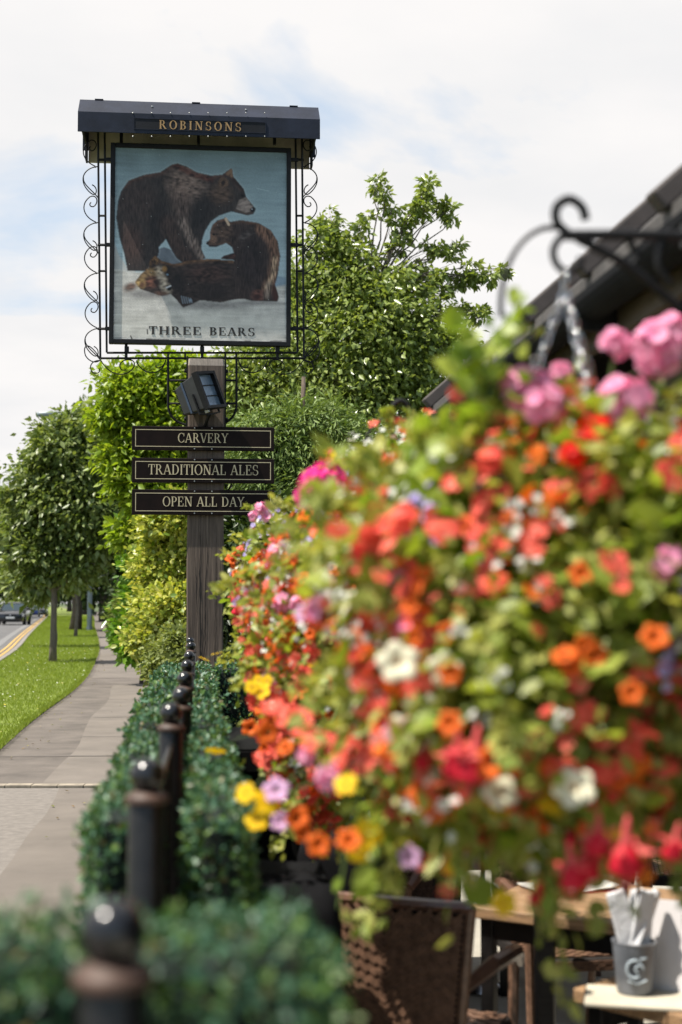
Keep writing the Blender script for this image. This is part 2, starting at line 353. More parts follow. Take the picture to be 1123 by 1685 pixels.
# one ground sheet, stepping down at the sunken terrace (row frame: x 0.10..9, y -9..9.4)
TX0, TX1, TY0, TY1, TZ = 0.10, 9.0, -9.0, 9.4, -0.35
g = MB(); B = 1500
c = [row(TX0, TY0), row(TX1, TY0), row(TX1, TY1), row(TX0, TY1)]; o4 = [Vector((-B, -B, 0)), Vector((B, -B, 0)), Vector((B, B, 0)), Vector((-B, B, 0))]
V = [(p.x, p.y, -0.03) for p in o4] + [(p.x, p.y, -0.03) for p in c] + [(p.x, p.y, TZ - 0.03) for p in c]
g.add(V, [(0, 1, 5, 4), (1, 2, 6, 5), (2, 3, 7, 6), (3, 0, 4, 7), (4, 5, 9, 8), (5, 6, 10, 9), (6, 7, 11, 10), (7, 4, 8, 11), (8, 9, 10, 11)])
struct(g.build('ground', M['field']))
t = MB(); t.add([row(TX0 + .004, TY0 + .004, TZ), row(TX1 - .004, TY0 + .004, TZ), row(TX1 - .004, TY1 - .004, TZ), row(TX0 + .004, TY1 - .004, TZ)], [(0, 1, 2, 3)])
struct(t.build('terrace', M['paving']))
YK = 10.95
strip('road', eD, lambda y: eK(y) - 0.16, 2, 420, -0.105 + 0.09, M['asphalt'])
strip('far_kerb', lambda y: eD(y) - 0.2, lambda y: eD(y) - 0.02, 6, 420, 0.0, M['kerbstone'])
# kerb as a real step
kb = MB(); ys = yseq(2, 420); V = []; F = []
for i, y in enumerate(ys):
    x = eK(y); V += [(x - 0.16, y, -0.02), (x - 0.16, y, 0.055), (x - 0.02, y, 0.06), (x - 0.02, y, -0.02)]
    if i:
        k = 4 * i
        for j in range(3): F.append((k - 4 + j, k - 3 + j, k + 1 + j, k + j))
kb.add(V, F); struct(kb.build('kerb', M['kerbstone']))
for off in (0.28, 0.44):
    strip('road_marking', lambda y: eK(y) - off - 0.08, lambda y: eK(y) - off, 4, 300, -0.008, M['yellow_line'])
strip('road_channel', lambda y: eK(y) - 1.0, lambda y: eK(y) - 0.72, 4, 300, -0.009, mat('channel', (0.20, 0.195, 0.19), .9))
strip('grass_verge', lambda y: eK(y) - 0.02, lambda y: eL(y) + 0.02, 2, 420, 0.03, M['turf'], 0.0)
strip('footpath', eL, eR, YK, 420, 0.0, M['path_old'])
strip('driveway', lambda y: eL(y) - 0.0, eR, -30, YK - 0.05, -0.006, M['drive'])
strip('driveway_edge', lambda y: eL(y) - 4, lambda y: eL(y), -30, YK - 0.05, -0.012, M['drive'])
# relaid strips in the footpath, laid as a sheet just above it
def pmix(y, a): return eL(y) * (1 - a) + eR(y) * a
strip('footpath_patch', lambda y: pmix(y, 0.42 + 0.02 * math.sin(y)), lambda y: eR(y) - 0.01, YK + 0.1, 24.5, 0.004, M['path_new'], 0.012)
strip('footpath_patch', lambda y: pmix(y, 0.10), lambda y: pmix(y, 0.97), 26.5, 60, 0.004, M['path_new'], 0.01)
strip('driveway_patch', lambda y: pmix(y, 0.50), lambda y: eR(y), 1.5, YK - 0.08, -0.002, M['path_new'], 0.02)
b = MB()
for i in range(14):
    a0 = -0.6 + i * 0.12; a1 = a0 + 0.119
    x0, x1 = pmix(YK, a0), pmix(YK, a1)
    b.box(((x0 + x1) / 2, YK + 0.02 + random.uniform(-.008, .008), 0.0 + random.uniform(-.003, .003)), (abs(x1 - x0), 0.10, 0.03))
struct(b.build('kerb_edging', mat('cream_edging', (0.30, 0.255, 0.195), .9, var=.3, scale=12), bevel=0.006))
b = MB()
for y, a0, a1, wd, sk in ((13.0, -.3, 1.0, .035, .05), (14.9, .42, 1, .02, .03), (17.4, .42, 1, .03, .1), (20.6, .42, 1, .03, -.1), (24.4, 0, 1, .04, .15), (28.6, .1, .97, .04, .2), (34, .1, .97, .05, .2), (40, .1, .97, .05, .2)):  # first line: a wire's cast shadow painted dark; the rest are joints
    n = 9; pts = []
    for i in range(n + 1):
        a = a0 + (a1 - a0) * i / n; yy = y + sk * i / n + random.uniform(-.01, .01); pts.append((pmix(yy, a), yy))
    b.add([(x, yy, 0.008) for x, yy in pts] + [(x, yy + wd, 0.008) for x, yy in pts], [(i, i + 1, n + 2 + i, n + 1 + i) for i in range(n)])
struct(b.build('path_joint_and_wire_shadow', M['seam_and_wire_shadow']))
# soil bed between path and gardens
strip('soil_bed', lambda y: eR(y) - 0.015, lambda y: eR(y) + 0.35 + 6 * min(1, max(0, y - 10) / 3), 9.6, 200, 0.012, M['soil'])
# grass blades on the verge: nobody could count them
def grass():
    n = 120000
    u = RNG.random(n); y = 8.5 * (140 / 8.5) ** (u ** 0.9)
    l = np.array([eK(v) for v in np.linspace(5, 145, 700)]); r = np.array([eL(v) for v in np.linspace(5, 145, 700)])
    gx = np.linspace(5, 145, 700); a = np.interp(y, gx, l); c = np.interp(y, gx, r) + 0.06
    k = RNG.random(n); edge = RNG.random(n) < 0.12; k = np.where(edge, 1 - RNG.random(n) * 0.03, k)
    x = a + (c - a) * k
    P = np.stack([x, y, np.full(n, 0.028)], 1); A = RNG.normal(size=(n, 3)) * 0.45; A[:, 2] = 1
    S = (0.028 + 0.03 * RNG.random(n)) * (0.8 + y / 60)
    V, F = scatter([(-0.10, 0, 0), (0.10, 0, 0), (0, 1, 0)], [(0, 1, 2)], P, A, rnd_unit(n), S)
    o = fastmesh('grass', V, F, leafmat('grass_blade', [(0.165, 0.225, 0.024), (0.19, 0.25, 0.032), (0.225, 0.275, 0.045)], 0.4, 0.5, 0.25))
    tag(o, 'short bright green grass growing on the roadside verge', 'grass', kind='stuff')
grass()

# ------------------------------------------------------------------ the pub sign
SB = at(337, 1085, 11.2); SB.z = 0                                # foot of the post
SROT = Matrix.Rotation(YAW, 3, 'Z'); SINV = SROT.inverted()
def sp(px, py, y=0.0):
    """photograph pixel -> local (x, z) on the sign's plane y"""
    d = (at(px, py, 10) - Vector((0, 0, CAMZ))); o = SINV @ (Vector((0, 0, CAMZ)) - SB); d = SINV @ d
    k = (y - o.y) / d.y; q = o + d * k; return q.x, q.z
sign = thing('pub_sign', 'tall painted pub sign with navy roof and scrolled iron frame on oak post', 'pub sign', SB, YAW)
def pts_local(pp, y): return [(lambda q: (q[0], y, q[1]))(sp(a, c, y)) for a, c in pp]
HW = 0.143                                                        # half width of the post
# post: chamfered oak beam with drying cracks
ptop = sp(337, 590, -HW)[1]
pm = MB(); seg = 14
for i in range(seg):
    z0 = -0.3 + (ptop - 0.05 + 0.3) * i / seg; z1 = -0.3 + (ptop - 0.05 + 0.3) * (i + 1) / seg
ring = lambda h, z: [(-h, -h + .012, z), (-h + .012, -h, z), (h - .012, -h, z), (h, -h + .012, z), (h, h - .012, z), (h - .012, h, z), (-h + .012, h, z), (-h, h - .012, z)]
vs = []; fs = []; zs = np.linspace(-0.3, ptop - 0.055, 16)
for i, z in enumerate(zs):
    h = HW + 0.002 * math.sin(i * 1.7); vs += ring(h, z)
    if i: fs += [((i - 1) * 8 + j, (i - 1) * 8 + (j + 1) % 8, i * 8 + (j + 1) % 8, i * 8 + j) for j in range(8)]
fs.append(tuple(range(len(vs) - 8, len(vs)))); pm.add(vs, fs)
post = pm.build('post', M['oak'], sign)
cap = MB(); cap.add(ring(HW + .001, ptop - .055) + ring(HW - .004, ptop), [(j, (j + 1) % 8, 8 + (j + 1) % 8, 8 + j) for j in range(8)] + [tuple(range(8, 16))]); cap.build('post_top', M['oak_top'], post)
ck = MB()
def crack(x, z0, z1, wd, wob):
    n = 40; L = []; Rr = []; xx = x
    for i in range(n + 1):
        z = z0 + (z1 - z0) * i / n; xx += random.uniform(-wob, wob); ww = wd * math.sin(math.pi * (0.04 + 0.92 * i / n)) * random.uniform(0.5, 1.2)
        L.append((xx - ww / 2, -HW - .0035, z)); Rr.append((xx + ww / 2, -HW - .0035, z))
    ck.add(L + Rr, [(i, n + 1 + i, n + 2 + i, i + 1) for i in range(n)])
crack(-0.035, 0.3, 1.95, 0.013, 0.004); crack(0.005, 0.6, 1.9, 0.010, 0.005); crack(0.012, 2.7, ptop - .005, 0.009, 0.002); crack(-0.07, 1.2, 1.75, 0.005, 0.003); crack(0.06, 0.4, 1.4, 0.005, 0.003)
crack(0.09, 1.0, 2.0, 0.004, 0.002); crack(-0.10, 0.5, 1.3, 0.004, 0.002)
ck.build('crack', M['crack'], post)
# painted board and its black frame
FY = -0.03
x0, zt = sp(183, 236, FY); x1, zb = sp(478.5, 571, FY)
fw = 0.036
fr = MB()
fr.span((x0, FY - .03, zb), (x0 + fw, FY + .03, zt)); fr.span((x1 - fw, FY - .03, zb), (x1, FY + .03, zt))
fr.span((x0 + fw, FY - .03, zb), (x1 - fw, FY + .03, zb + fw)); fr.span((x0 + fw, FY - .03, zt - fw), (x1 - fw, FY + .03, zt))
fr.build('frame', M['black'], sign, bevel=0.004)
PX0, PX1, PZ0, PZ1 = x0 + fw, x1 - fw, zb + fw, zt - fw

def painting():
    W, Hh = 300, 342
    uu, vv = np.meshgrid(np.linspace(215, 906, W), np.linspace(250, 1036, Hh))
    def inside(poly):
        r = np.zeros(uu.shape, bool); n = len(poly)
        for i in range(n):
            ax, ay = poly[i]; bx, by = poly[(i + 1) % n]
            if ay == by: continue
            cnd = ((ay > vv) != (by > vv)) & (uu < (bx - ax) * (vv - ay) / (by - ay) + ax); r ^= cnd
        return r.astype(float)
    def blur(a, k=1, n=1):
        for _ in range(n):
            p = np.pad(a, k, mode='edge'); s = np.zeros_like(a)
            for d in range(2 * k + 1): s += p[d:d + a.shape[0], k:-k]
            p = np.pad(s / (2 * k + 1), k, mode='edge'); s = np.zeros_like(a)
            for d in range(2 * k + 1): s += p[k:-k, d:d + a.shape[1]]
            a = s / (2 * k + 1)
        return a
    def noise(sy, sx):
        a = RNG.normal(size=uu.shape)
        for _ in range(2):
            for ax, k in ((0, sy), (1, sx)):
                if k > 1: a = np.apply_along_axis(lambda q: np.convolve(np.pad(q, (k // 2, k - 1 - k // 2), mode='edge'), np.ones(k) / k, 'valid'), ax, a)
        return a / a.std()
    def ell(cx, cy, rx, ry, rot=0):
        c, s = math.cos(R(rot)), math.sin(R(rot)); dx, dy = uu - cx, vv - cy
        return np.clip(1.6 - np.sqrt(((dx * c + dy * s) / rx) ** 2 + ((-dx * s + dy * c) / ry) ** 2) * 1.6 + 0.0, 0, 1)
    def line(pts, wd):
        d = np.full(uu.shape, 1e9)
        for (ax, ay), (bx, by) in zip(pts[:-1], pts[1:]):
            L = (bx - ax) ** 2 + (by - ay) ** 2; k = np.clip(((uu - ax) * (bx - ax) + (vv - ay) * (by - ay)) / L, 0, 1)
            d = np.minimum(d, np.hypot(uu - ax - k * (bx - ax), vv - ay - k * (by - ay)))
        return blur(np.clip(1.5 - d / wd, 0, 1), 1, 2) if wd > 8 else np.clip(1.5 - d / wd, 0, 1)
    col = lambda r, g_, b_: np.array(srgb(r, g_, b_)[:3]) * PGAIN
    fine = noise(1, 1); str_ = noise(7, 2); diag = noise(3, 5); big = noise(25, 25); mid = noise(9, 9); hor = noise(3, 31)
    t_ = np.clip((vv - 250) / 480, 0, 1)[..., None]
    img = col(102, 120, 127) * (1 - t_) + col(148, 166, 173) * t_
    img = img * (1 + 0.05 * big + 0.035 * hor + 0.02 * fine)[..., None]
    def put(mask, c, k=1.0, var=None):
        nonlocal img
        m = (mask * k)[..., None]; cc = np.asarray(c) * np.ones(img.shape)
        if var is not None: cc = cc * np.clip(1 + var, 0.3, 2.2)[..., None]
        img = img * (1 - m) + cc * m
    # snow, far hills
    put(blur(inside([(215, 640), (232, 690), (262, 735), (300, 750), (300, 830), (215, 830)])), col(160, 160, 158), 0.9, 0.08 * mid)
    put(blur(inside([(380, 668), (412, 655), (470, 676), (520, 700), (640, 700), (640, 740), (380, 740)])), col(86, 90, 100), 0.9, 0.12 * mid)
    put(blur(inside([(840, 762), (880, 765), (906, 772), (906, 830), (840, 830)])), col(112, 128, 142), 0.9, 0.1 * mid)
    snow = blur(inside([(215, 752), (300, 760), (420, 760), (560, 790), (700, 820), (830, 815), (906, 800), (906, 1040), (215, 1040)]), 2)
    put(snow, col(182, 178, 172), 1.0, 0.07 * mid + 0.06 * hor + 0.03 * fine)
    put(snow * blur(np.clip(ell(350, 850, 130, 26) + ell(600, 890, 220, 26) + ell(800, 875, 120, 16), 0, 1), 3), col(108, 104, 104), 0.75, 0.15 * diag)
    put(snow * np.clip((vv - 905) / 60, 0, 1), col(190, 186, 178), 0.8, 0.04 * mid + 0.05 * hor)
    mother = [(228, 470), (240, 430), (270, 385), (330, 360), (395, 347), (440, 315), (465, 309), (500, 320), (540, 343), (600, 355), (645, 350), (662, 336), (683, 322), (688, 355), (705, 375), (730, 405), (742, 440), (768, 474), (781, 487), (772, 508), (748, 515), (720, 508), (682, 501), (632, 520), (600, 545), (577, 585), (566, 620), (562, 660), (579, 697), (535, 715), (490, 718), (465, 700), (440, 660), (420, 620), (410, 635), (392, 655), (390, 690), (362, 720), (345, 757), (268, 756), (255, 690), (235, 620), (221, 540)]
    mm_ = blur(inside(mother)); mi = blur(inside(mother), 6, 2)
    halo = np.clip(blur(inside(mother), 4) - mm_, 0, 1); put(halo, col(186, 196, 198), 0.5)
    put(mm_, col(48, 42, 41), 1.0, 0.16 * str_ + 0.08 * mid)
    put(mm_ * np.clip(1.15 - mi * 1.15, 0, 1) * (vv < 420), col(104, 72, 62), 0.9, 0.25 * diag)
    put(mm_ * ell(500, 395, 105, 85, 20), col(112, 94, 86), 0.8, 0.35 * diag)
    put(mm_ * ell(480, 470, 60, 110, -10), col(88, 72, 66), 0.5, 0.35 * str_)
    put(mm_ * ell(300, 470, 110, 110), col(58, 46, 44), 0.6, 0.2 * str_)
    put(mm_ * ell(285, 640, 60, 110, -8), col(74, 52, 46), 0.45, 0.2 * str_)  # hind leg left of the roof's shadow: sunlight put into the colour
    put(mm_ * ell(385, 560, 40, 140, 5), col(30, 26, 27), 0.75, 0.2 * str_)
    put(mm_ * ell(560, 510, 60, 110, 20), col(30, 27, 28), 0.8, 0.2 * str_)
    put(mm_ * line([(430, 560), (455, 640), (500, 700)], 34), col(58, 44, 40), 0.7, 0.25 * str_)
    put(mm_ * line([(488, 550), (518, 620), (565, 690)], 16), col(118, 102, 95), 0.6, 0.45 * str_)
    put(mm_ * line([(455, 315), (520, 350), (600, 372)], 10), col(74, 40, 34), 0.7, 0.3 * diag)
    put(mm_ * ell(640, 430, 62, 58), col(84, 66, 56), 0.75, 0.3 * diag)
    put(mm_ * ell(650, 382, 26, 26), col(112, 86, 68), 0.8, 0.3 * fine); put(mm_ * ell(649, 383, 13, 20, 20), col(30, 24, 24), 0.95)
    put(mm_ * line([(668, 345), (684, 330), (684, 352)], 7), col(118, 92, 74), 0.9)
    put(mm_ * line([(692, 370), (728, 405), (738, 432)], 9), col(38, 30, 28), 0.9)
    put(blur(inside([(714, 452), (742, 440), (770, 474), (762, 500), (735, 508), (700, 490)])), col(132, 118, 112), 0.9, 0.2 * diag)
    put(mm_ * line([(700, 498), (740, 510), (768, 506)], 7), col(70, 58, 54), 0.9)
    put(ell(727, 434, 11, 8), col(18, 14, 14), 1.0); put(ell(768, 492, 15, 13), col(16, 14, 16), 1.0); put(ell(766, 489, 5, 4), col(150, 150, 155), 0.9)
    cub = [(582, 635), (597, 618), (597, 590), (606, 560), (626, 540), (652, 532), (658, 526), (676, 545), (722, 536), (792, 546), (842, 575), (870, 620), (881, 680), (872, 755), (860, 800), (876, 850), (870, 868), (770, 870), (740, 862), (700, 862), (694, 800), (690, 740), (694, 702), (640, 698), (652, 686), (692, 672), (686, 650), (662, 632), (622, 650), (595, 650)]
    # cub lying on its back
    lying = [(298, 802), (320, 770), (350, 745), (358, 712), (378, 692), (402, 712), (450, 725), (520, 708), (600, 700), (690, 704), (760, 740), (760, 850), (640, 878), (560, 870), (525, 888), (490, 902), (465, 872), (440, 846), (405, 856), (370, 846), (320, 830)]
    lm = blur(inside(lying)); li = blur(inside(lying), 5, 2)
    put(blur(ell(280, 822, 42, 24, -20)), col(88, 60, 48), 0.9, 0.3 * diag)
    put(lm, col(47, 38, 36), 1.0, 0.2 * diag + 0.1 * mid)
    put(lm * np.clip(1.2 - li * 1.25, 0, 1) * (vv < 760), col(120, 86, 58), 0.9, 0.35 * diag)
    put(lm * ell(590, 760, 110, 50), col(62, 44, 40), 0.7, 0.3 * diag); put(lm * ell(470, 800, 45, 60), col(28, 24, 24), 0.8, 0.25 * str_)
    put(lm * ell(605, 835, 90, 40), col(34, 27, 27), 0.7, 0.25 * str_)
    put(lm * line([(395, 760), (350, 760), (330, 775)], 15), col(120, 96, 66), 0.8, 0.4 * diag)
    put(ell(322, 806, 26, 28), col(166, 136, 88), 0.85, 0.3 * diag); put(ell(326, 812, 14, 18), col(84, 56, 44), 0.9)
    put(lm * ell(365, 800, 40, 30, -20), col(110, 70, 56), 0.7, 0.3 * diag)
    put(lm * line([(398, 752), (405, 790), (425, 835)], 17), col(168, 154, 138), 0.7, 0.35 * diag); put(lm * ell(385, 800, 20, 18), col(40, 28, 28), 0.85)
    put(ell(408, 845, 36, 14), col(92, 68, 58), 0.8)
    put(lm * ell(425, 752, 26, 34, -15), col(34, 28, 26), 0.85, 0.2 * fine); put(lm * ell(415, 745, 14, 16), col(140, 104, 60), 0.8); put(ell(427, 768, 7, 6), col(92, 112, 128), 0.95)
    put(lm * ell(380, 712, 15, 20, -20), col(108, 80, 54), 0.9, 0.3 * fine); put(ell(376, 716, 7, 12, -20), col(34, 26, 24), 0.9)
    put(ell(436, 826, 17, 12, -30), col(16, 14, 16), 1.0); put(line([(424, 822), (440, 814)], 3), col(180, 182, 186), 0.9)
    for k in range(5): put(line([(484 + 9 * k, 856 + 2 * k), (490 + 9 * k, 884 - 1 * k)], 3.2), col(112, 120, 130), 0.6)
    put(ell(520, 872, 9, 9), col(120, 132, 146), 0.8)
    cm = blur(inside(cub)); ci = blur(inside(cub), 5, 2)
    put(np.clip(blur(inside(cub), 4) - cm, 0, 1) * (uu < 720) * (vv < 698), col(186, 200, 204), 0.5)
    put(cm, col(50, 40, 38), 1.0, 0.2 * str_ + 0.1 * mid)
    put(cm * ell(765, 700, 75, 150), col(36, 29, 30), 0.85, 0.25 * str_)
    put(cm * np.clip(1.2 - ci * 1.25, 0, 1) * (vv < 640), col(116, 84, 66), 0.85, 0.35 * diag)
    put(cm * ell(650, 585, 52, 48), col(82, 64, 55), 0.8, 0.3 * diag); put(cm * ell(612, 618, 18, 26), col(120, 92, 76), 0.7, 0.2 * fine)
    put(cm * line([(724, 610), (762, 582), (772, 578)], 12), col(88, 80, 78), 0.45, 0.4 * diag)
    put(cm * line([(800, 570), (850, 620), (864, 690), (850, 770), (826, 820)], 20), col(112, 82, 66), 0.6, 0.45 * str_)
    put(cm * line([(860, 690), (852, 760), (828, 810)], 9), col(178, 150, 124), 0.7, 0.4 * str_)
    put(cm * ell(792, 846, 36, 30), col(92, 60, 52), 0.9, 0.3 * diag); put(ell(788, 852, 18, 16), col(50, 32, 30), 0.9)
    put(cm * line([(835, 800), (826, 850)], 12), col(122, 108, 98), 0.7, 0.3 * str_); put(cm * line([(860, 815), (866, 860)], 13), col(62, 36, 30), 0.9)
    put(line([(660, 532), (672, 556)], 5), col(190, 164, 140), 0.85); put(ell(652, 552, 8, 14), col(36, 26, 26), 0.9)
    put(ell(612, 598, 8, 6), col(18, 14, 14), 1.0); put(ell(587, 634, 7, 9), col(16, 14, 14), 1.0)
    put(cm * line([(640, 692), (692, 686)], 8), col(58, 38, 34), 0.9, 0.3 * diag)
    # wear: flakes and scratches
    img = img * (1 + 0.045 * fine)[..., None]
    put((noise(2, 2) > 3.2).astype(float), col(190, 190, 185), 0.4)
    put(line([(785, 402), (835, 412)], 1.6), col(170, 190, 198), 0.4); put(line([(349, 995), (350, 1012)], 2.5), col(40, 36, 34), 0.9); put(line([(283, 1022), (288, 1034)], 2.5), col(40, 36, 34), 0.9)
    put(np.clip((vv - 1026) / 8, 0, 1) * (hor > 0.4), col(60, 52, 48), 0.8)
    img = np.clip(img, 0.004, 0.85)
    X = PX0 + (uu - 215) / 691 * (PX1 - PX0); Z = PZ1 - (vv - 250) / 786 * (PZ1 - PZ0)
    V = np.stack([X, np.full(X.shape, FY - 0.012), Z], -1).reshape(-1, 3)
    idx = np.arange(W * Hh).reshape(Hh, W)
    F = np.stack([idx[:-1, :-1], idx[1:, :-1], idx[1:, 1:], idx[:-1, 1:]], -1).reshape(-1, 4)
    att = np.concatenate([img.reshape(-1, 3), np.ones((W * Hh, 1))], 1)
    N = NT('sign_paint'); ca = N.n('ShaderNodeVertexColor'); ca.layer_name = 'paint'; N.l(ca.outputs[0], N.b.inputs['Base Color'])
    N.b.inputs['Roughness'].default_value = 0.5; N.b.inputs['Specular IOR Level'].default_value = 0.3
    nb = N.n('ShaderNodeTexNoise'); nb.inputs['Scale'].default_value = 90; bp = N.n('ShaderNodeBump'); bp.inputs['Strength'].default_value = 0.15; bp.inputs['Distance'].default_value = 0.005
    N.l(nb.outputs[0], bp.inputs['Height']); N.l(bp.outputs[0], N.b.inputs['Normal'])
    pb = MB(); pb.span((PX0 - .004, FY - 0.0105, PZ0 - .004), (PX1 + .004, FY + 0.012, PZ1 + .004)); bo = pb.build('board', M['black'], sign)
    fastmesh('painting', V, F, N.m, bo, attr=att)
    return bo
PGAIN = 1.14
bo = painting()
lx0, lz1 = sp(245, 537, FY); lx1, lz0 = sp(420, 553.5, FY)
half = lx0 + (lx1 - lx0) * 0.495
lm_ = lettering('THREE', lx0, half, lz0, lz1, FY - .0125, 0.19, 0.06, 0.10)
m2 = lettering('BEARS', half + 0.062, lx1, lz0, lz1, FY - .0125, 0.19, 0.06, 0.10); lm_.add(m2.v, m2.f)
lm_.build('lettering', M['ink'], bo)

# navy roof: a trough of front and back fascias under a coped top
rx0, rzt = sp(128.5, 183, -0.24); rx1, rzb = sp(527, 228.5, -0.24)
OV = 0.24; rise = 0.155
def outline(t_):       # cross-section at thickness inset t_
    return [(-OV + t_, rzb), (-OV + t_, rzt), (-OV + .17, rzt + rise - t_), (OV - .17, rzt + rise - t_), (OV - t_, rzt), (OV - t_, rzb)]
ro = MB(); o_, i_ = outline(0), outline(0.012)
poly = o_ + i_[::-1]
for a in range(5):
    q = [o_[a], o_[a + 1], i_[a + 1], i_[a]]
    ro.prism(q, lambda u, v, w_: (w_, u, v), rx0, rx1)
roof = ro.build('roof', M['navy'], sign)
en = MB()
for x in (rx0 + .03, rx1 - .045):
    en.prism([(-OV + .02, rzb + .0), (-OV + .02, rzt), (-OV + .175, rzt + rise - .02), (OV - .175, rzt + rise - .02), (OV - .02, rzt), (OV - .02, rzb - .0), (OV - .02, rzb - .11), (OV - .14, rzb - .11), (OV - .14, rzb)], lambda u, v, w_: (w_, u, v), x, x + .015)
en.build('end_board', M['navy_panel'], roof)
bk = MB(); bk.span((rx0 + .05, OV - .028, rzb - .105), (rx1 - .05, OV - .014, rzt)); bk.build('lining', M['cream_in'], roof)
rd = MB()
for px in (163, 323, 484):
    x = sp(px, 165, -0.1)[0]; rd.box((x, 0, rzt + rise + .0035), (0.066, 0.16, 0.007))
rd.build('ridge_clip', M['navy'], roof)
nx0, nz1 = sp(221.5, 195, -OV); nx1, nz0 = sp(437, 219, -OV)
npn = MB(); npn.span((nx0, -OV - .003, nz0), (nx1, -OV + .004, nz1)); name_panel = npn.build('name_panel', M['navy_panel'], roof)
e = .004; tr = MB(); tr.span((nx0 - e, -OV - .006, nz1), (nx1 + e, -OV - .0005, nz1 + e)); tr.span((nx0 - e, -OV - .006, nz0 - e), (nx1 + e, -OV - .0005, nz0)); tr.span((nx0 - e, -OV - .006, nz0), (nx0, -OV - .0005, nz1)); tr.span((nx1, -OV - .006, nz0), (nx1 + e, -OV - .0005, nz1))
tr.build('panel_trim', M['navy'], roof)
ax0, az1 = sp(262, 198, -OV); ax1, az0 = sp(397.5, 216.5, -OV)
lettering('ROBINSONS', ax0, ax1, az0, az1, -OV - .0035, 0.17, 0.06, 0.26).build('lettering', M['gold'], roof)
rv = MB()
for i in range(8):
    for py in (186, 224.5):
        x, z = sp(219 + i * 31, py, -OV); rv.lathe([(0.0, 0.006), (0.005, 0.0035), (0.006, 0)], (x, -OV, z), 8, Matrix.Rotation(R(90), 3, 'X'))
for px in (251, 405):
    x, z = sp(px, 172.5, -OV + .1); rv.lathe([(0.0, 0.012), (0.008, 0.006), (0.010, 0)], (x, -OV + .085, rzt + .085), 8, Matrix.Rotation(R(60), 3, 'X'))
rv.build('rivet', M['screw'], roof)

# iron frame round the painting
fm = MB(); IY = 0.0; r1 = 0.0095
ox, ix = 0, 0
top = rzt - .02
def bar(a, c, y=IY, r=r1): fm.tube(pts_local([a, c], y), r, 6)
for a, c in (((161.5, 200), (165.5, 589)), ((172.5, 200), (176, 580)), ((497, 200), (500.5, 589)), ((486.5, 200), (490, 580)), ((165.5, 589.5), (500.5, 589.5)), ((176, 580.5), (490, 580.5))): bar(a, c)
for yy in (263, 403, 541):
    bar((161, yy), (186, yy), IY, .011); bar((476, yy), (500, yy), IY, .011)
for yy in (355, 446): bar((162, yy), (175, yy), IY, .009); bar((487, yy), (499, yy), IY, .009)
for px in (208, 333, 457): bar((px, 566), (px, 592), IY, .013)
for px in (277, 389, 305, 371): bar((px, 580), (px, 592), IY, .009)
for px in (209, 333, 457):
    x, z = sp(px, 576, IY); fm.box((x, -.005, z), (.034, .05, .05))
for px, sx in ((186, 1), (479, -1)):
    for yy in (263, 403, 541):
        x, z = sp(px, yy, IY); fm.box((x - sx * .03, 0, z), (.06, .03, .026))
# hangers up into the roof
for px in (200, 327, 452):
    x, z = sp(px, 232, IY); fm.span((x - .012, -.02, z - .03), (x + .012, .02, rzt + .05))
fm.build('iron_frame', M['black'], sign)
# scrollwork
sc = MB()
def curl(cx, cy, r, a0, turns, sgn, shrink=0.55, n=26):
    return [(cx + r * (1 - (1 - shrink) * i / n) * math.cos(R(a0 + sgn * 360 * turns * i / n)), cy - r * (1 - (1 - shrink) * i / n) * math.sin(R(a0 + sgn * 360 * turns * i / n))) for i in range(n + 1)]
def bez(p0, p1, p2, p3, n=14):
    return [tuple((1 - t_) ** 3 * p0[k] + 3 * (1 - t_) ** 2 * t_ * p1[k] + 3 * (1 - t_) * t_ * t_ * p2[k] + t_ ** 3 * p3[k] for k in (0, 1)) for t_ in [i / n for i in range(n + 1)]]
def scroll(pp, rr=0.0048): sc.tube(pts_local(pp, IY), rr, 6)
def side(xin, s, shift):
    """S scrolls down one side: a wide arc springing from the bar, ending in a tight curl"""
    for y0 in (228, 320, 403, 494):
        o = lambda dx, y: (xin + s * dx + shift * (y - 228) / 360, y)
        scroll([o(4, y0 + 48)] + bez(o(0, y0 + 47), o(24, y0 + 40), o(32, y0 + 18), o(14, y0 + 4), 14)[1:] + bez(o(14, y0 + 4), o(2, y0 - 2), o(-2, y0 + 14), o(8, y0 + 20), 10)[1:] + bez(o(8, y0 + 20), o(14, y0 + 21), o(16, y0 + 16), o(12, y0 + 13), 6)[1:])
        y1 = y0 + 46
        scroll(bez(o(0, y1), o(26, y1 + 2), o(34, y1 + 26), o(12, y1 + 44), 16) + bez(o(12, y1 + 44), o(2, y1 + 52), o(-1, y1 + 34), o(10, y1 + 30), 10)[1:])
        scroll(bez(o(24, y1 + 18), o(26, y1 + 30), o(8, y1 + 40), o(0, y1 + 52), 12))
for s, x in ((1, 165), (-1, 500.5)):
    sc = MB(); side(161, -1, 4) if s == 1 else side(497, 1, 3.5)
    o = lambda dx, y: (x + s * dx, y)
    scroll(bez(o(0, 590), o(-18, 560), o(-30, 566), o(-24, 585), 12) + bez(o(-24, 585), o(-18, 596), o(-4, 600), o(2, 590), 8)[1:])
    scroll(bez(o(2, 594), o(-10, 590), o(-22, 602), o(-12, 613), 12) + bez(o(-12, 613), o(-4, 617), o(2, 612), o(-2, 606), 6)[1:])
    scroll(bez(o(2, 594), o(12, 612), o(30, 622), o(48, 612), 14) + bez(o(48, 612), o(60, 604), o(60, 590), o(44, 592), 10)[1:] + bez(o(44, 592), o(28, 594), o(30, 612), o(42, 609), 10)[1:])
    scroll(bez(o(60, 593), o(66, 618), o(104, 622), o(108, 592), 16)); scroll(bez(o(108, 592), o(106, 606), o(90, 610), o(92, 600), 10))
    sc.build('scrollwork', M['black'], sign)
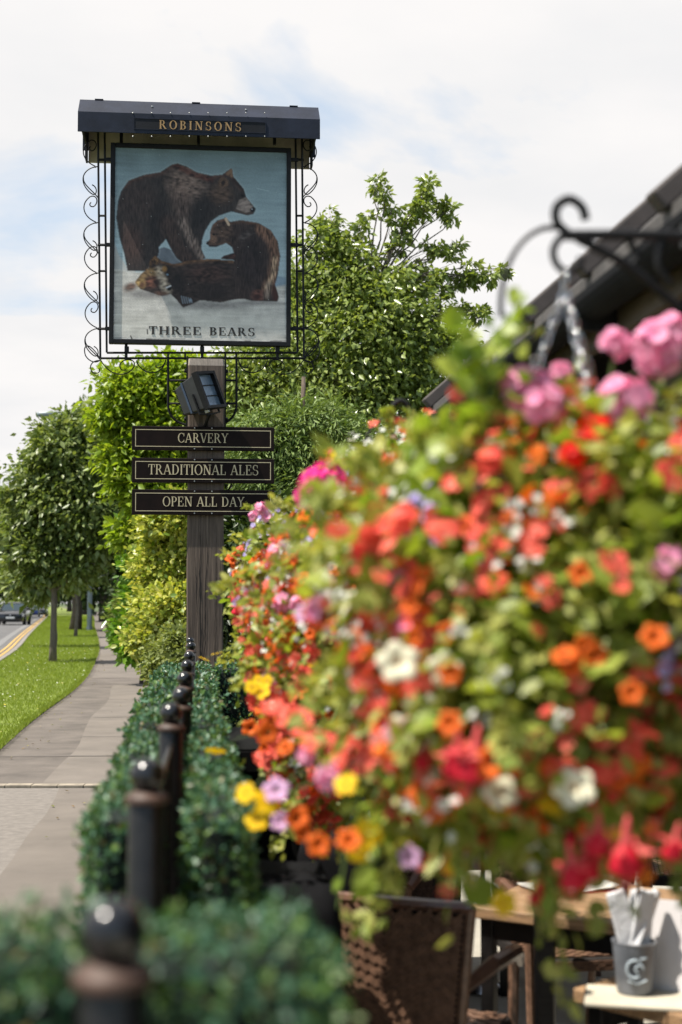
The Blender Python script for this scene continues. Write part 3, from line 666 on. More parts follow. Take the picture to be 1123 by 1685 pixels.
# brackets and straps holding the frame to the post
br = MB(); BYY = -.02
for px, s in ((277, 1), (389.5, -1)):
    br.tube(pts_local([(px, 590), (px, 664)] + bez((px, 664), (px, 684), (px + s * 10, 694), (px + s * 29, 699), 10)[1:], BYY), .0105, 6)
    for yy in (626, 664): br.tube(pts_local([(px, yy), (px + s * 30, yy)], BYY), .009, 6)
for s in (-1, 1):
    x = s * (HW + .008); zt_ = sp(337, 588, 0)[1]; zb_ = sp(337, 704, 0)[1]; br.span((x - .006, -.05, zb_), (x + .006, .05, zt_))
    for yy in (611, 690):
        z = sp(337, yy, 0)[1]; br.lathe([(.016, 0), (.016, .014), (.008, .018), (0, .019)], (x + s * .004, -.02, z), 8, Matrix.Rotation(R(90 * s), 3, 'Y'))
br.build('bracket', M['black'], sign)

# three name boards screwed to the post
def name_board(text, y0, y1, tx0, tx1, ty0, ty1, label):
    by = -HW - .034
    bx0, bz1 = sp(217.5, y0, by); bx1, bz0 = sp(451.5, y1, by); cx = (bx0 + bx1) / 2; cz = (bz0 + bz1) / 2
    base = SB + SROT @ Vector((cx, by, bz0))
    t = thing('name_board', label, 'sign board', base, YAW, 'lettered boards on the sign post')
    L = lambda x, z: (x - cx, z - bz0)
    m = MB(); hw = (bx1 - bx0) / 2; h = bz1 - bz0; m.span((-hw, 0, 0), (hw, .030, h)); m.build('panel', M['board'], t, bevel=.004)
    ins = .026; lw = .0055; b_ = MB()
    b_.span((-hw + ins, -.0012, ins), (hw - ins, .001, ins + lw)); b_.span((-hw + ins, -.0012, h - ins - lw), (hw - ins, .001, h - ins))
    b_.span((-hw + ins, -.0012, ins + lw), (-hw + ins + lw, .001, h - ins - lw)); b_.span((hw - ins - lw, -.0012, ins + lw), (hw - ins, .001, h - ins - lw)); b_.build('border_line', M['cream_gold'], t)
    ax, az = L(*sp(tx0, ty1, by)); cx1, cz1 = L(*sp(tx1, ty0, by))
    lettering(text, ax, cx1, az, cz1, -.0003, 0.135, 0.055, 0.02).build('lettering', M['cream_gold'], t)
    s_ = MB()
    for sx in (-.068, .066):
        for sz in (.012, h - .012): s_.lathe([(0, .003), (.005, .002), (.006, 0)], (sx, -.0005, sz), 8, Matrix.Rotation(R(90), 3, 'X'))
    s_.build('screw', M['screw'], t)
name_board('CARVERY', 700.5, 742.5, 292.5, 376, 713.5, 728, 'topmost black board on the post lettered CARVERY')
name_board('TRADITIONAL ALES', 753, 795.5, 244, 426, 765.5, 780.5, 'middle black board on the post lettered TRADITIONAL ALES')
name_board('OPEN ALL DAY', 805, 848, 267.5, 402.5, 818, 833, 'lowest black board on the post lettered OPEN ALL DAY')

# floodlight on the post, aimed up to the right
fy = -HW - .16
fx_, fz_ = sp(333, 648, fy); fl = thing('floodlight', 'black floodlight with ribbed back and three glass cells on the oak post', 'floodlight', SB + SROT @ Vector((fx_, fy, fz_)), YAW)
ax_ = Vector((0.74, -0.60, 0.30)).normalized()                      # where it points
up_ = Vector((-0.28, 0.0, 0.96)); up_ = (up_ - ax_ * up_.dot(ax_)).normalized(); sd_ = ax_.cross(up_)
FMx = Matrix((sd_, up_, ax_)).transposed()
K = lambda x, y, z: FMx @ Vector((x, y, z))
def frustum(m, z0, w0, h0, z1, w1, h1):
    m.add([K(sx * w0, sy * h0, z0) for sx, sy in ((-1, -1), (1, -1), (1, 1), (-1, 1))] + [K(sx * w1, sy * h1, z1) for sx, sy in ((-1, -1), (1, -1), (1, 1), (-1, 1))], [(3, 2, 1, 0), (4, 5, 6, 7), (0, 1, 5, 4), (1, 2, 6, 5), (2, 3, 7, 6), (3, 0, 4, 7)])
hs = MB(); frustum(hs, -.17, .085, .105, -.085, .105, .118); frustum(hs, -.070, .108, .122, .055, .118, .140); hs.build('housing', mat('lamp_housing', (0.030, 0.031, 0.033), 0.5, var=0.2, scale=20), fl, bevel=.008)
gp = MB(); frustum(gp, -.086, .112, .126, -.069, .112, .126); gp.build('joint_band', mat('band_blue', (0.05, 0.075, 0.13), 0.35), fl)
rb = MB()
for i in range(17):
    y = -.10 + i * .0125; rb.box(K(0, y, -.178), (.16, .005, .022), FMx)
rb.build('cooling_fin', M['black'], fl)
rm = MB()
for a in ((-.125, .125, -.150, -.128), (-.125, .125, .128, .150), (-.125, -.098, -.128, .128), (.098, .125, -.128, .128)):
    xs, xe, ys_, ye = a; rm.box(K((xs + xe) / 2, (ys_ + ye) / 2, .075), (xe - xs, ye - ys_, .045), FMx)
for y in (-.043, .043): rm.box(K(0, y, .066), (.196, .006, .012), FMx)
rm.build('rim', M['black'], fl)
gl = MB(); gl.box(K(0, 0, .060), (.197, .257, .006), FMx); gl.build('glass', mat('lamp_glass', (0.17, 0.23, 0.30), 0.12, metal=0.3, var=0.15, scale=40, spec=0.8), fl)
bk = MB(); bk.tube([K(-.125, 0, 0), K(-.14, -.16, .0), K(.0, -.17, 0), K(.125, -.16, 0), K(.125, 0, 0)], .009, 6); bk.tube([K(0, -.17, 0), Vector((.02, .162, -.24))], .013, 6); bk.build('bracket', M['black'], fl)
cb = MB(); cb.box(K(.06, -.152, .03), (.022, .022, .03), FMx); cb.build('cable_gland', mat('white_plastic', (0.7, 0.7, 0.68), 0.5), fl)
# ------------------------------------------------------------------ barrier posts and hedge blocks
def make_post(label):
    t = thing('barrier_post', label, 'post', group='ball-topped barrier posts')
    m = MB(); m.lathe([(.0305, -1.10), (.0305, -.048), (.029, -.0445)], n=28); smooth_by_angle(m.build('shaft', M['post_black'], t), 30)
    m = MB(); m.lathe([(.030, -.0455), (.0352, -.0445), (.0362, -.0425), (.0362, -.0365), (.034, -.0325), (.027, -.0275), (.018, -.022)], n=28); smooth_by_angle(m.build('collar', M['copper'], t), 30)
    m = MB(); prof = [(.019, -.024)] + [(.029 * math.cos(R(a)), .029 * math.sin(R(a))) for a in range(-42, 90, 6)] + [(0, .029)]
    m.lathe(prof, n=32); smooth_by_angle(m.build('ball', M['ball_black'], t), 50)
    m = MB(); m.lathe([(.075, -1.11), (.075, -1.10), (.04, -1.085)], n=24); m.build('foot_plate', M['post_black'], t)
    return t
PPOS = [(187, 1534, 1.25), (242.5, 1276, 2.37), (282, 1174, 3.70), (299, 1146, 4.42), (304.5, 1117.5, 5.4), (308.5, 1096, 6.46), (312, 1080, 7.6), (315, 1063, 9.3), (313.5, 1054.5, 10.5)]
ORD = ['nearest the camera, big in the corner', 'second from the camera', 'third from the camera', 'fourth from the camera', 'fifth from the camera', 'sixth from the camera', 'third from the sign post', 'second from the sign post', 'closest to the sign post']
p0 = make_post('')
for i, (px, py, Y) in enumerate(PPOS):
    o = p0 if i == 0 else copy_tree(p0); o.location = at(px, py, Y); o['label'] = 'black barrier post with ball top and copper collar, ' + ORD[i]
    o.rotation_euler = (0, 0, random.uniform(0, 6))
# windbreak panels between the posts, seen almost edge-on
FAB = mat('windbreak_fabric', (0.008, 0.008, 0.009), .9, var=.3, scale=6, spec=.1)
for i in range(1, 8):
    a, b_ = at(*PPOS[i]), at(*PPOS[i + 1]); a.z = b_.z = 0; d = b_ - a; Ln = d.length - .10; d.normalize(); c_ = a + d * .05
    t = thing('windbreak_panel', 'black windbreak panel stretched between the %s and %s barrier posts' % (('second', 'third', 'fourth', 'fifth', 'sixth', 'seventh', 'eighth', 'ninth')[i - 1], ('second', 'third', 'fourth', 'fifth', 'sixth', 'seventh', 'eighth', 'ninth')[i]), 'windbreak', c_, math.atan2(d.y, d.x), 'windbreak panels between the barrier posts')
    m = MB(); m.tube([(0, 0, .08), (0, 0, 1.035), (Ln, 0, 1.035), (Ln, 0, .08)], .008, 8, closed=True); m.build('frame', M['post_black'], t)
    m = MB(); m.span((.012, -.002, .09), (Ln - .012, .002, 1.025)); m.build('fabric', FAB, t)
HLEAF = leafmat('box_leaf', [(0.0283, 0.0749, 0.0415), (0.0464, 0.1183, 0.066), (0.0799, 0.1691, 0.099), (0.103, 0.175, 0.0302), (0.0361, 0.0905, 0.0453), (0.0618, 0.1449, 0.0802), (0.1288, 0.1027, 0.0377)], 0.18, 0.42, 0.36, (1.1, 1.2, 0.5))
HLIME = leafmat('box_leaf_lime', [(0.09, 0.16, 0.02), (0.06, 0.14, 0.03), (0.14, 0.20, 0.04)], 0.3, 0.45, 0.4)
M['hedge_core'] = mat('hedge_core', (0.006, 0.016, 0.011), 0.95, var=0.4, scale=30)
M['trough'] = mat('trough_black', (0.006, 0.006, 0.006), 0.85, var=0.3, scale=10, spec=0.1)
def hedge_block(cx, y0, y1, wd, ztop, slot, nl, label, ls=0.021, straddle=True):
    """clipped box hedge with a slot down its middle where the barrier posts run"""
    ctr = row(cx, (y0 + y1) / 2); L = y1 - y0
    t = thing('box_hedge', label, 'hedge', (ctr.x, ctr.y, 0), YAW, 'box hedge blocks along the barrier')
    core = MB(); rects = [(-wd / 2, -slot / 2), (slot / 2, wd / 2)] if slot else [(-wd / 2, wd / 2)]
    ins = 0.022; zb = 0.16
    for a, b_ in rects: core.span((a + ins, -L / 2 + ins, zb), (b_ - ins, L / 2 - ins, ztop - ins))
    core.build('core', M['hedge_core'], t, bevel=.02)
    tr_ = MB(); tr_.span((-wd / 2 + .03, -L / 2 + .03, 0), (wd / 2 - .03, L / 2 - .03, zb)); tr_.build('trough', M['trough'], t, bevel=.006)
    P = []; Nn = []
    H = ztop - zb
    faces = []
    for a, b_ in rects:
        faces += [('z', a, b_), ('x', a, 1), ('x', b_, -1), ('y', a, b_, -1), ('y', a, b_, 1)]
    areas = [(f[2] - f[1]) * L if f[0] == 'z' else (H * L if f[0] == 'x' else (f[2] - f[1]) * H) for f in faces]
    for f, ar in zip(faces, areas):
        n = int(nl * ar / sum(areas)); u, v = RNG.random(n), RNG.random(n)
        if f[0] == 'z': p = np.stack([f[1] + (f[2] - f[1]) * u, -L / 2 + L * v, np.full(n, ztop)], 1); nn = np.tile([0, 0, 1.0], (n, 1))
        elif f[0] == 'x':
            p = np.stack([np.full(n, f[1]), -L / 2 + L * u, zb + H * v], 1); nn = np.tile([-1.0 if f[2] == 1 else 1.0, 0, 0], (n, 1))
        else: p = np.stack([f[1] + (f[2] - f[1]) * u, np.full(n, f[3] * L / 2), zb + H * v], 1); nn = np.tile([0, float(f[3]), 0], (n, 1))
        P.append(p); Nn.append(nn)
    P = np.concatenate(P); Nn = np.concatenate(Nn); n = len(P)
    # rounded shoulders and a slightly lumpy surface
    ex = np.clip((np.abs(P[:, 0]) - (wd / 2 - .035)) / .035, 0, 1); ez = np.clip((P[:, 2] - (ztop - .04)) / .04, 0, 1); ey = np.clip((np.abs(P[:, 1]) - (L / 2 - .035)) / .035, 0, 1)
    P[:, 2] -= 0.024 * ez * np.maximum(ex, ey); P[:, 0] -= np.sign(P[:, 0]) * .018 * ex * np.maximum(ez, ey) * .7; P[:, 1] -= np.sign(P[:, 1]) * .016 * ey * ez
    lump = np.sin(P[:, 1] * 17 + 1) * np.sin(P[:, 2] * 21 + P[:, 0] * 19) * 0.009
    P += Nn * (lump + RNG.normal(size=n) * 0.008 + (RNG.random(n) < .02) * .012 - 0.004)[:, None]
    A = Nn * 0.55 + RNG.normal(size=(n, 3)) * 0.65; A[:, 2] += 0.15
    N2 = Nn + RNG.normal(size=(n, 3)) * 0.42; N2[:, 2] += .15
    S = ls * (0.7 + 0.6 * RNG.random(n))
    V, F = scatter(*OVAL, P, A, N2, S)
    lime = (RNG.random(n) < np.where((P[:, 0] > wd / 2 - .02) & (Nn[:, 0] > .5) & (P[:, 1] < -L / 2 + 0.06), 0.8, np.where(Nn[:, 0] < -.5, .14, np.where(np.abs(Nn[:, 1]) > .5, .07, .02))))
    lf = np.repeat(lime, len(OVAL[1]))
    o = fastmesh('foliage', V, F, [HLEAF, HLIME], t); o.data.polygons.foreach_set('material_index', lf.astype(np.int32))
    return t
hx = lambda px, py, Y: (Matrix.Rotation(-YAW, 3, 'Z') @ at(px, py, Y))
RX = -0.085
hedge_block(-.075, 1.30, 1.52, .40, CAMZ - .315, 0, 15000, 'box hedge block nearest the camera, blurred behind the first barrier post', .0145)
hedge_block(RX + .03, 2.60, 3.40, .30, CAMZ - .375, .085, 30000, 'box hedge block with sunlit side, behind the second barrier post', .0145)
hedge_block(RX + .02, 3.80, 4.30, .31, CAMZ - .39, .085, 15000, 'short box hedge block between third and fourth barrier posts', .016)
hedge_block(RX + .01, 4.66, 5.25, .31, CAMZ - .385, .08, 15000, 'box hedge block between fourth and fifth barrier posts', .017)
hedge_block(RX, 5.60, 6.22, .32, CAMZ - .39, .07, 8000, 'box hedge block between fifth and sixth barrier posts', .023)
hedge_block(RX, 6.58, 7.30, .32, CAMZ - .39, .06, 7000, 'box hedge block just beyond the sixth barrier post', .024)
hedge_block(RX, 7.70, 9.20, .34, CAMZ - .395, .06, 9000, 'farthest box hedge block along the barrier, near the sign post', .025)
hedge_block(.44, 8.75, 9.15, 0.70, CAMZ - .39, 0, 7000, 'box hedge block set crossways at the foot of the sign post', .025)

# ------------------------------------------------------------------ trees and shrubs
M['bark'] = mat('bark', (0.115, 0.085, 0.065), 0.95, var=0.4, scale=8, bump=0.9, bscale=22, stretch=(3, 3, 0.7))
M['bark_grey'] = mat('bark_grey', (0.16, 0.13, 0.105), 0.95, var=0.35, scale=8, bump=0.8, bscale=30, stretch=(3, 3, 0.7))
G_LIGHT = leafmat('leaf_light', [(0.15, 0.2063, 0.0375), (0.2125, 0.275, 0.0625), (0.3125, 0.3625, 0.125), (0.175, 0.2375, 0.0438), (0.2625, 0.3125, 0.0875)], 0.36, 0.30, 0.6)
G_LIME = leafmat('leaf_lime', [(0.1584, 0.2508, 0.0158), (0.2376, 0.33, 0.0264), (0.3168, 0.3828, 0.0462)], 0.45, 0.4, 0.4)
G_OLIVE = leafmat('leaf_olive', [(0.1092, 0.156, 0.0374), (0.1638, 0.2184, 0.0593), (0.234, 0.273, 0.0936), (0.1248, 0.1794, 0.0406)], 0.36, 0.4, 0.5)
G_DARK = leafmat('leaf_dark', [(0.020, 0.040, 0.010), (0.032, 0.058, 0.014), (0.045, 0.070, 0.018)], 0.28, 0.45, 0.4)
G_VAR = leafmat('leaf_variegated', [(0.1705, 0.2558, 0.0341), (0.5797, 0.5626, 0.1278), (0.4092, 0.4433, 0.0853), (0.1364, 0.2217, 0.0341), (0.682, 0.6309, 0.1876)], 0.35, 0.35, 0.5)
G_LAUREL = leafmat('leaf_laurel', [(0.0743, 0.1688, 0.0162), (0.1148, 0.2295, 0.0216), (0.162, 0.2835, 0.0297)], 0.36, 0.28, 0.6)
G_PALE = leafmat('leaf_pale', [(0.18, 0.225, 0.0675), (0.255, 0.285, 0.0975), (0.135, 0.18, 0.0525)], 0.3, 0.5, 0.3)
G_CONIF = leafmat('leaf_conifer', [(0.1056, 0.1632, 0.0422), (0.1632, 0.2304, 0.0614), (0.2208, 0.288, 0.0864)], 0.25, 0.55, 0.3)
def limb(m, a, b_, r0, r1, n=6, wob=0.06, sides=7):
    a, b_ = Vector(a), Vector(b_); L = (b_ - a).length; pts = []
    for i in range(n + 1):
        k = i / n; p = a.lerp(b_, k); p.z += 0.10 * L * math.sin(math.pi * k) * 0.6
        if 0 < i < n: p += Vector((random.uniform(-1, 1), random.uniform(-1, 1), random.uniform(-1, 1))) * wob * L * 0.5
        pts.append(p)
    m.tube(pts, [r0 + (r1 - r0) * i / n for i in range(n + 1)], sides); return pts
def tree(name, label, cat, base, top, r0, blobs, leaf, ls, bark, group=None, droop=0.35, clump=0.30, per=26, tmpl=LEAF, twig=True, lean=0.03):
    """blobs: (centre, radii, leaf count); limbs run from the trunk to each, twigs carry clumps of leaves"""
    base = Vector(base); t = thing(name, label, cat, base, 0, group)
    tk = MB(); top = Vector(top) - base; tp = []; n = 9
    for i in range(n + 1):
        k = i / n; p = Vector((0, 0, -0.1)).lerp(top, k) + Vector((random.uniform(-1, 1), random.uniform(-1, 1), 0)) * lean * top.length * (0.35 if 0 < i < n else 0); tp.append(p)
    tk.tube(tp, [r0 * (1.25 if i == 0 else 1 - 0.82 * i / n) for i in range(n + 1)], 10)
    Ps, As, Ss = [], [], []
    for c_, rad, nl in blobs:
        c_ = Vector(c_) - base; rad = np.asarray(rad, float) * np.ones(3)
        j = min(range(2, n + 1), key=lambda q: (tp[q] - c_).length + 0.9 * max(0, tp[q].z - c_.z + rad[2] * .4)); rb = r0 * (1 - 0.82 * j / n) * 0.6
        L_ = limb(tk, tp[j], c_, rb, rb * 0.3)
        nc = max(3, nl // per); cc = ball(nc, c_, rad)
        if twig:
            for q in cc[:min(nc, 26)]:
                s_ = L_[random.randint(3, 6)]; limb(tk, s_, q, rb * 0.28, rb * 0.08, 3, 0.1, 4)
        rm_ = float(rad.mean()); sg = rm_ * clump * (0.6 + 0.8 * RNG.random(nc))
        ci = RNG.integers(0, nc, nl); d = RNG.normal(size=(nl, 3)) * sg[ci, None]; d[:, 2] *= 0.65
        P = cc[ci] + d; Ps.append(P)
        A = unit(P - np.asarray(c_)) * 0.6 + unit(d) * 0.5 + RNG.normal(size=(nl, 3)) * 0.5; A[:, 2] -= droop; As.append(A)
        Ss.append(ls * (0.6 + 0.8 * RNG.random(nl)))
    tk.build('trunk', bark, t, smooth=True)
    P = np.concatenate(Ps); A = np.concatenate(As); S = np.concatenate(Ss); Nn = RNG.normal(size=P.shape) * 0.8; Nn[:, 2] += 0.7
    V, F = scatter(*tmpl, P, A, Nn, S); fastmesh('crown', V, F, leaf, t)
    return t
def pb(px, py, rp, Y, nl, sy=1.0, dy=None):
    s = Y / FPX; return (at(px, py, Y + (random.uniform(-1, 1) * rp * s * 0.5 if dy is None else dy)), (rp * s, rp * s, rp * s * sy), nl)
def ground_at(px, py): q = at(px, py, 10) - Vector((0, 0, CAMZ)); return Vector((0, 0, CAMZ)) + q * (CAMZ / -q.z)

# the tree behind the sign, reaching up to the right
Y = 20.0
bl = [pb(560, 480, 66, Y, 2300), pb(480, 560, 85, Y, 3600), pb(600, 565, 88, Y, 3600), pb(690, 600, 66, Y, 2100), pb(525, 420, 42, Y, 900), pb(585, 420, 36, Y, 600),
      pb(660, 515, 56, Y, 1400), pb(720, 540, 44, Y, 900), pb(755, 575, 34, Y, 500), pb(450, 640, 80, Y, 3300), pb(560, 650, 85, Y, 3600), pb(640, 640, 60, Y, 2000), pb(690, 470, 34, Y, 420), pb(500, 480, 58, Y, 1700),
      pb(400, 640, 60, Y, 2000), pb(690, 660, 50, Y, 1300), pb(540, 375, 20, Y, 220), pb(630, 455, 40, Y, 700)]
for pts, nl in (([(650, 420), (668, 380), (690, 330), (712, 300)], 200), ([(690, 350), (735, 335), (752, 365)], 130), ([(660, 380), (640, 330), (612, 295)], 150), ([(715, 450), (760, 465), (800, 455), (838, 440)], 170), ([(740, 500), (790, 525), (800, 515)], 130), ([(700, 400), (735, 420), (755, 400)], 150), ([(530, 380), (545, 350)], 120), ([(590, 390), (610, 350)], 130), ([(760, 470), (780, 430)], 90), ([(690, 480), (740, 480)], 160)):
    for (ax, ay), (bx, by) in zip(pts[:-1], pts[1:]):
        for k in (0.25, 0.75): bl.append(pb(ax + (bx - ax) * k, ay + (by - ay) * k, 13, Y, nl // 2))
tree('broadleaf_tree', 'large light green broadleaf tree rising behind the pub sign with long shoots', 'tree', (at(545, 900, Y).x, Y, 0), at(615, 480, Y), 0.16, bl, G_LIGHT, 0.104, M['bark_grey'], 'trees along the path', 0.6, 0.30, 30)
# bright lime tree left of the post
Y = 23.0
tree('lime_green_tree', 'bright lime green tree showing left of the sign post', 'tree', (at(300, 900, Y).x + .3, Y + 1.2, 0), at(300, 640, Y + 1), 0.13,
     [pb(200, 650, 40, Y, 1500), pb(255, 640, 45, Y, 2200), pb(300, 620, 40, Y, 1800), pb(230, 700, 45, Y, 2200), pb(270, 720, 50, Y, 2200), pb(200, 755, 32, Y, 1100), pb(230, 800, 36, Y, 1300), pb(290, 790, 45, Y, 1800), pb(330, 670, 50, Y, 1900), pb(380, 700, 55, Y, 1900), pb(180, 690, 22, Y, 500), pb(195, 800, 20, Y, 400), pb(210, 880, 26, Y, 700)], G_LIME, 0.135, M['bark_grey'], 'trees along the path', 0.4, 0.34, 20)
# dark mass behind them, between the gardens
Y = 34.0
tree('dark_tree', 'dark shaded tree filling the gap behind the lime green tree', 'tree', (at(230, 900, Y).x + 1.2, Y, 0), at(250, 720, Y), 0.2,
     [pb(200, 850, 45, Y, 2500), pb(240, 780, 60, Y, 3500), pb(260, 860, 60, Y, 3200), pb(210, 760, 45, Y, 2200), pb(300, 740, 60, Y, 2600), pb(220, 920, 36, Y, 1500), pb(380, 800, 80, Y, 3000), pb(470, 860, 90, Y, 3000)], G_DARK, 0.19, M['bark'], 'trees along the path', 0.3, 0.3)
# feathery conifer right of the boards
Y = 15.5
FEATH = ([(0, 0, 0), (0.10, 0.5, 0.02), (0, 1, -0.03), (-0.10, 0.5, 0.02)], [(0, 1, 2), (0, 2, 3)])
tree('conifer', 'feathery green conifer right of the lettered boards', 'tree', (at(490, 900, Y).x, Y, 0), at(500, 620, Y), 0.12,
     [pb(425, 735, 50, Y, 3600, 1.3), pb(480, 730, 55, Y, 4000, 1.3), pb(540, 740, 60, Y, 4000, 1.2), pb(455, 800, 55, Y, 4000, 1.2), pb(520, 810, 60, Y, 4000, 1.2), pb(600, 750, 60, Y, 3000), pb(505, 690, 30, Y, 1100, 1.6), pb(455, 690, 20, Y, 600, 1.8), pb(550, 700, 26, Y, 800, 1.6)], G_CONIF, 0.10, M['bark'], None, 0.7, 0.30, 60, FEATH)
# dark evergreen right of the post, low down
Y = 14.2
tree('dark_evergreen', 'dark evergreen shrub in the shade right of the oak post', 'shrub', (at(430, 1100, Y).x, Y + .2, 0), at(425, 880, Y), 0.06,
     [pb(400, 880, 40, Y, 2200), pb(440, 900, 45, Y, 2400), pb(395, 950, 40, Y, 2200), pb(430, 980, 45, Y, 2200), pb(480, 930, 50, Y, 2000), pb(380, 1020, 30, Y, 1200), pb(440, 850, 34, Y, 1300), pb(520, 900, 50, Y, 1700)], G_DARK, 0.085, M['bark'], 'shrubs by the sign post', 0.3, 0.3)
# street tree on the verge
b_ = ground_at(87, 1092); Y = b_.y
tree('street_tree', 'slim young street tree on the grass verge with thin straight trunk', 'tree', b_, at(97, 730, Y), 0.085,
     [pb(100, 735, 42, Y, 1500), pb(65, 790, 40, Y, 1500), pb(135, 775, 46, Y, 1700), pb(50, 850, 36, Y, 1200), pb(95, 830, 50, Y, 1800), pb(150, 840, 46, Y, 1500), pb(60, 905, 30, Y, 900), pb(115, 895, 44, Y, 1300), pb(165, 890, 34, Y, 900), pb(30, 880, 16, Y, 260), pb(150, 745, 24, Y, 500), pb(60, 750, 20, Y, 350), pb(175, 800, 26, Y, 500), pb(90, 935, 28, Y, 500), pb(135, 940, 22, Y, 350), pb(48, 945, 16, Y, 220), pb(22, 815, 14, Y, 200), pb(112, 692, 16, Y, 260), pb(72, 712, 14, Y, 200), pb(140, 710, 16, Y, 240), pb(18, 925, 12, Y, 130), pb(190, 865, 18, Y, 260)], G_OLIVE, 0.17, M['bark_grey'], 'trees on the grass verge', 0.5, 0.36, 18, lean=.008)
# bigger verge tree behind it
b_ = ground_at(124, 1038); Y = b_.y
tree('street_tree', 'old thick-trunked tree on the verge between slim tree and lamp post', 'tree', b_, at(140, 720, Y), 0.27,
     [pb(150, 720, 40, Y, 2600), pb(120, 770, 50, Y, 2600), pb(185, 720, 42, Y, 2600), pb(190, 790, 46, Y, 2400), pb(150, 830, 60, Y, 2600), pb(200, 850, 42, Y, 1900), pb(110, 870, 42, Y, 1600), pb(170, 905, 46, Y, 1800), pb(160, 685, 26, Y, 1100), pb(125, 720, 26, Y, 1000), pb(205, 690, 30, Y, 1200), pb(120, 940, 30, Y, 900)], G_OLIVE, 0.34, M['bark'], 'trees on the grass verge', 0.4, 0.3, 20)
for pxx, Yt, H in ((90, 43.6, 5.4), (125, 56.5, 7.0)):
    x = at(pxx, 991, Yt).x; bs = [((x + random.uniform(-.7, .7), Yt + random.uniform(-.3, .3), H * h), (.95, .45, .6), 1500) for h in (.42, .5, .58, .66, .74, .82)]
    tree('street_tree', 'verge tree mostly hidden behind the slim tree, its shade on the path' if Yt < 50 else 'verge tree mostly hidden behind the old thick trunk', 'tree', (x, Yt, 0), (x + .05, Yt, H * .8), .07, bs, G_OLIVE, .30, M['bark_grey'], 'trees on the grass verge', .4, .36, 20)
# farther along the road
def far_tree(name, label, px, pyb, Y, H, Wd, nl, leaf, ls, group):
    x = at(px, 991, Y).x; base = Vector((x, Y, 0)); bs = []
    for _ in range(11):
        a = random.uniform(0, 6.28); h = random.uniform(0.22, 0.9); rr = Wd * 0.33 * math.sin(math.pi * min(0.95, max(0.2, h))) * random.uniform(.4, 1)
        bs.append(((x + rr * math.cos(a), Y + rr * math.sin(a), H * h), (Wd * .2, Wd * .2, H * .14), nl // 11))
    return tree(name, label, 'tree', base, (x, Y, H * .85), H * .025, bs, leaf, ls, M['bark'], group, 0.3, 0.34, 24)
FT = 'trees far along the road'
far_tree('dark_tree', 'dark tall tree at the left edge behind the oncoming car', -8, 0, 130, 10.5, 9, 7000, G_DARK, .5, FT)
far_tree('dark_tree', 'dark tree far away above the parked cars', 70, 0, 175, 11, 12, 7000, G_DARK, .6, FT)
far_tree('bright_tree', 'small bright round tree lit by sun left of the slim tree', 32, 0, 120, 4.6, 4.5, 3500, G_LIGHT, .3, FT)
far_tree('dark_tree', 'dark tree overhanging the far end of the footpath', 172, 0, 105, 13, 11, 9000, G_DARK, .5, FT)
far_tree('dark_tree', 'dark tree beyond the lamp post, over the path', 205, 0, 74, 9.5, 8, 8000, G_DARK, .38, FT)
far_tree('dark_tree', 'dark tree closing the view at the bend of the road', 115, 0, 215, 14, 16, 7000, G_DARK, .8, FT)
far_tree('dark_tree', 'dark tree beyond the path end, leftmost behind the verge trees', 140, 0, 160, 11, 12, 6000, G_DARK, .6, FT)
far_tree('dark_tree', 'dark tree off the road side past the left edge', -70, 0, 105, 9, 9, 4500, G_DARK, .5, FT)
# hedges and shrubs along the right of the path
def shrub(name, label, Y, blobs, leaf, ls, tmpl=LEAF, clump=0.32, per=22, cat='shrub', droop=0.1, base=None):
    bs = [pb(*(q[:3] + (Y,) + q[3:]), dy=random.uniform(-.35, .35)) for q in blobs]
    cx = sum(b[0].x for b in bs) / len(bs); zz = max(b[0].z for b in bs)
    return tree(name, label, cat, (cx, Y + .15, 0), (cx, Y + .15, max(.4, zz * .8)), 0.035, bs, leaf, ls, M['bark'], 'shrubs along the path', droop, clump, per, tmpl)
shrub('laurel_shrub', 'glossy bright green laurel leaning over the path left of variegated shrub', 24.5, [(225, 870, 22, 900), (238, 930, 24, 1100), (228, 985, 24, 1100), (218, 1035, 24, 1100), (222, 1066, 20, 700), (245, 985, 26, 1100), (250, 890, 24, 900), (242, 1040, 24, 900), (210, 800, 16, 300)], G_LAUREL, .145, LEAF, .36, 16, 'hedge')
shrub('variegated_shrub', 'yellow variegated shrub directly left of the oak post', 21.0, [(270, 880, 34, 2300), (300, 850, 34, 2000), (262, 940, 34, 2300), (295, 930, 34, 2000), (250, 1000, 30, 1800), (285, 1000, 38, 2200), (240, 1050, 26, 1200), (270, 1050, 34, 1700), (330, 900, 40, 1500), (255, 860, 22, 900), (320, 980, 40, 1400)], G_VAR, .085, OVAL, .34, 20)
shrub('low_shrub', 'low pale green spreading shrub at the foot of the sign', 16.5, [(275, 1085, 30, 2600), (300, 1060, 30, 2300), (265, 1108, 22, 1500), (300, 1095, 30, 2000), (330, 1075, 40, 2000), (385, 1030, 34, 2300), (400, 1065, 36, 2300), (380, 1085, 30, 1600), (430, 1060, 40, 2000), (410, 1000, 24, 900)], G_PALE, .055, OVAL, .34, 30)
shrub('privet_hedge', 'rounded olive privet hedge beside the far footpath', 38.0, [(204, 1030, 18, 900), (208, 1000, 18, 900), (216, 1020, 20, 900), (212, 1050, 18, 800), (222, 990, 20, 800), (199, 1052, 13, 500), (230, 1010, 24, 800)], G_OLIVE, .15, LEAF, .34, 20, 'hedge')
shrub('privet_hedge', 'darker privet hedge farther up the path by the fence', 60.0, [(188, 1005, 10, 700), (196, 1000, 12, 700), (192, 1022, 10, 600), (202, 1015, 13, 600), (206, 985, 14, 700), (198, 975, 12, 500)], G_DARK, .22, LEAF, .34, 20, 'hedge')
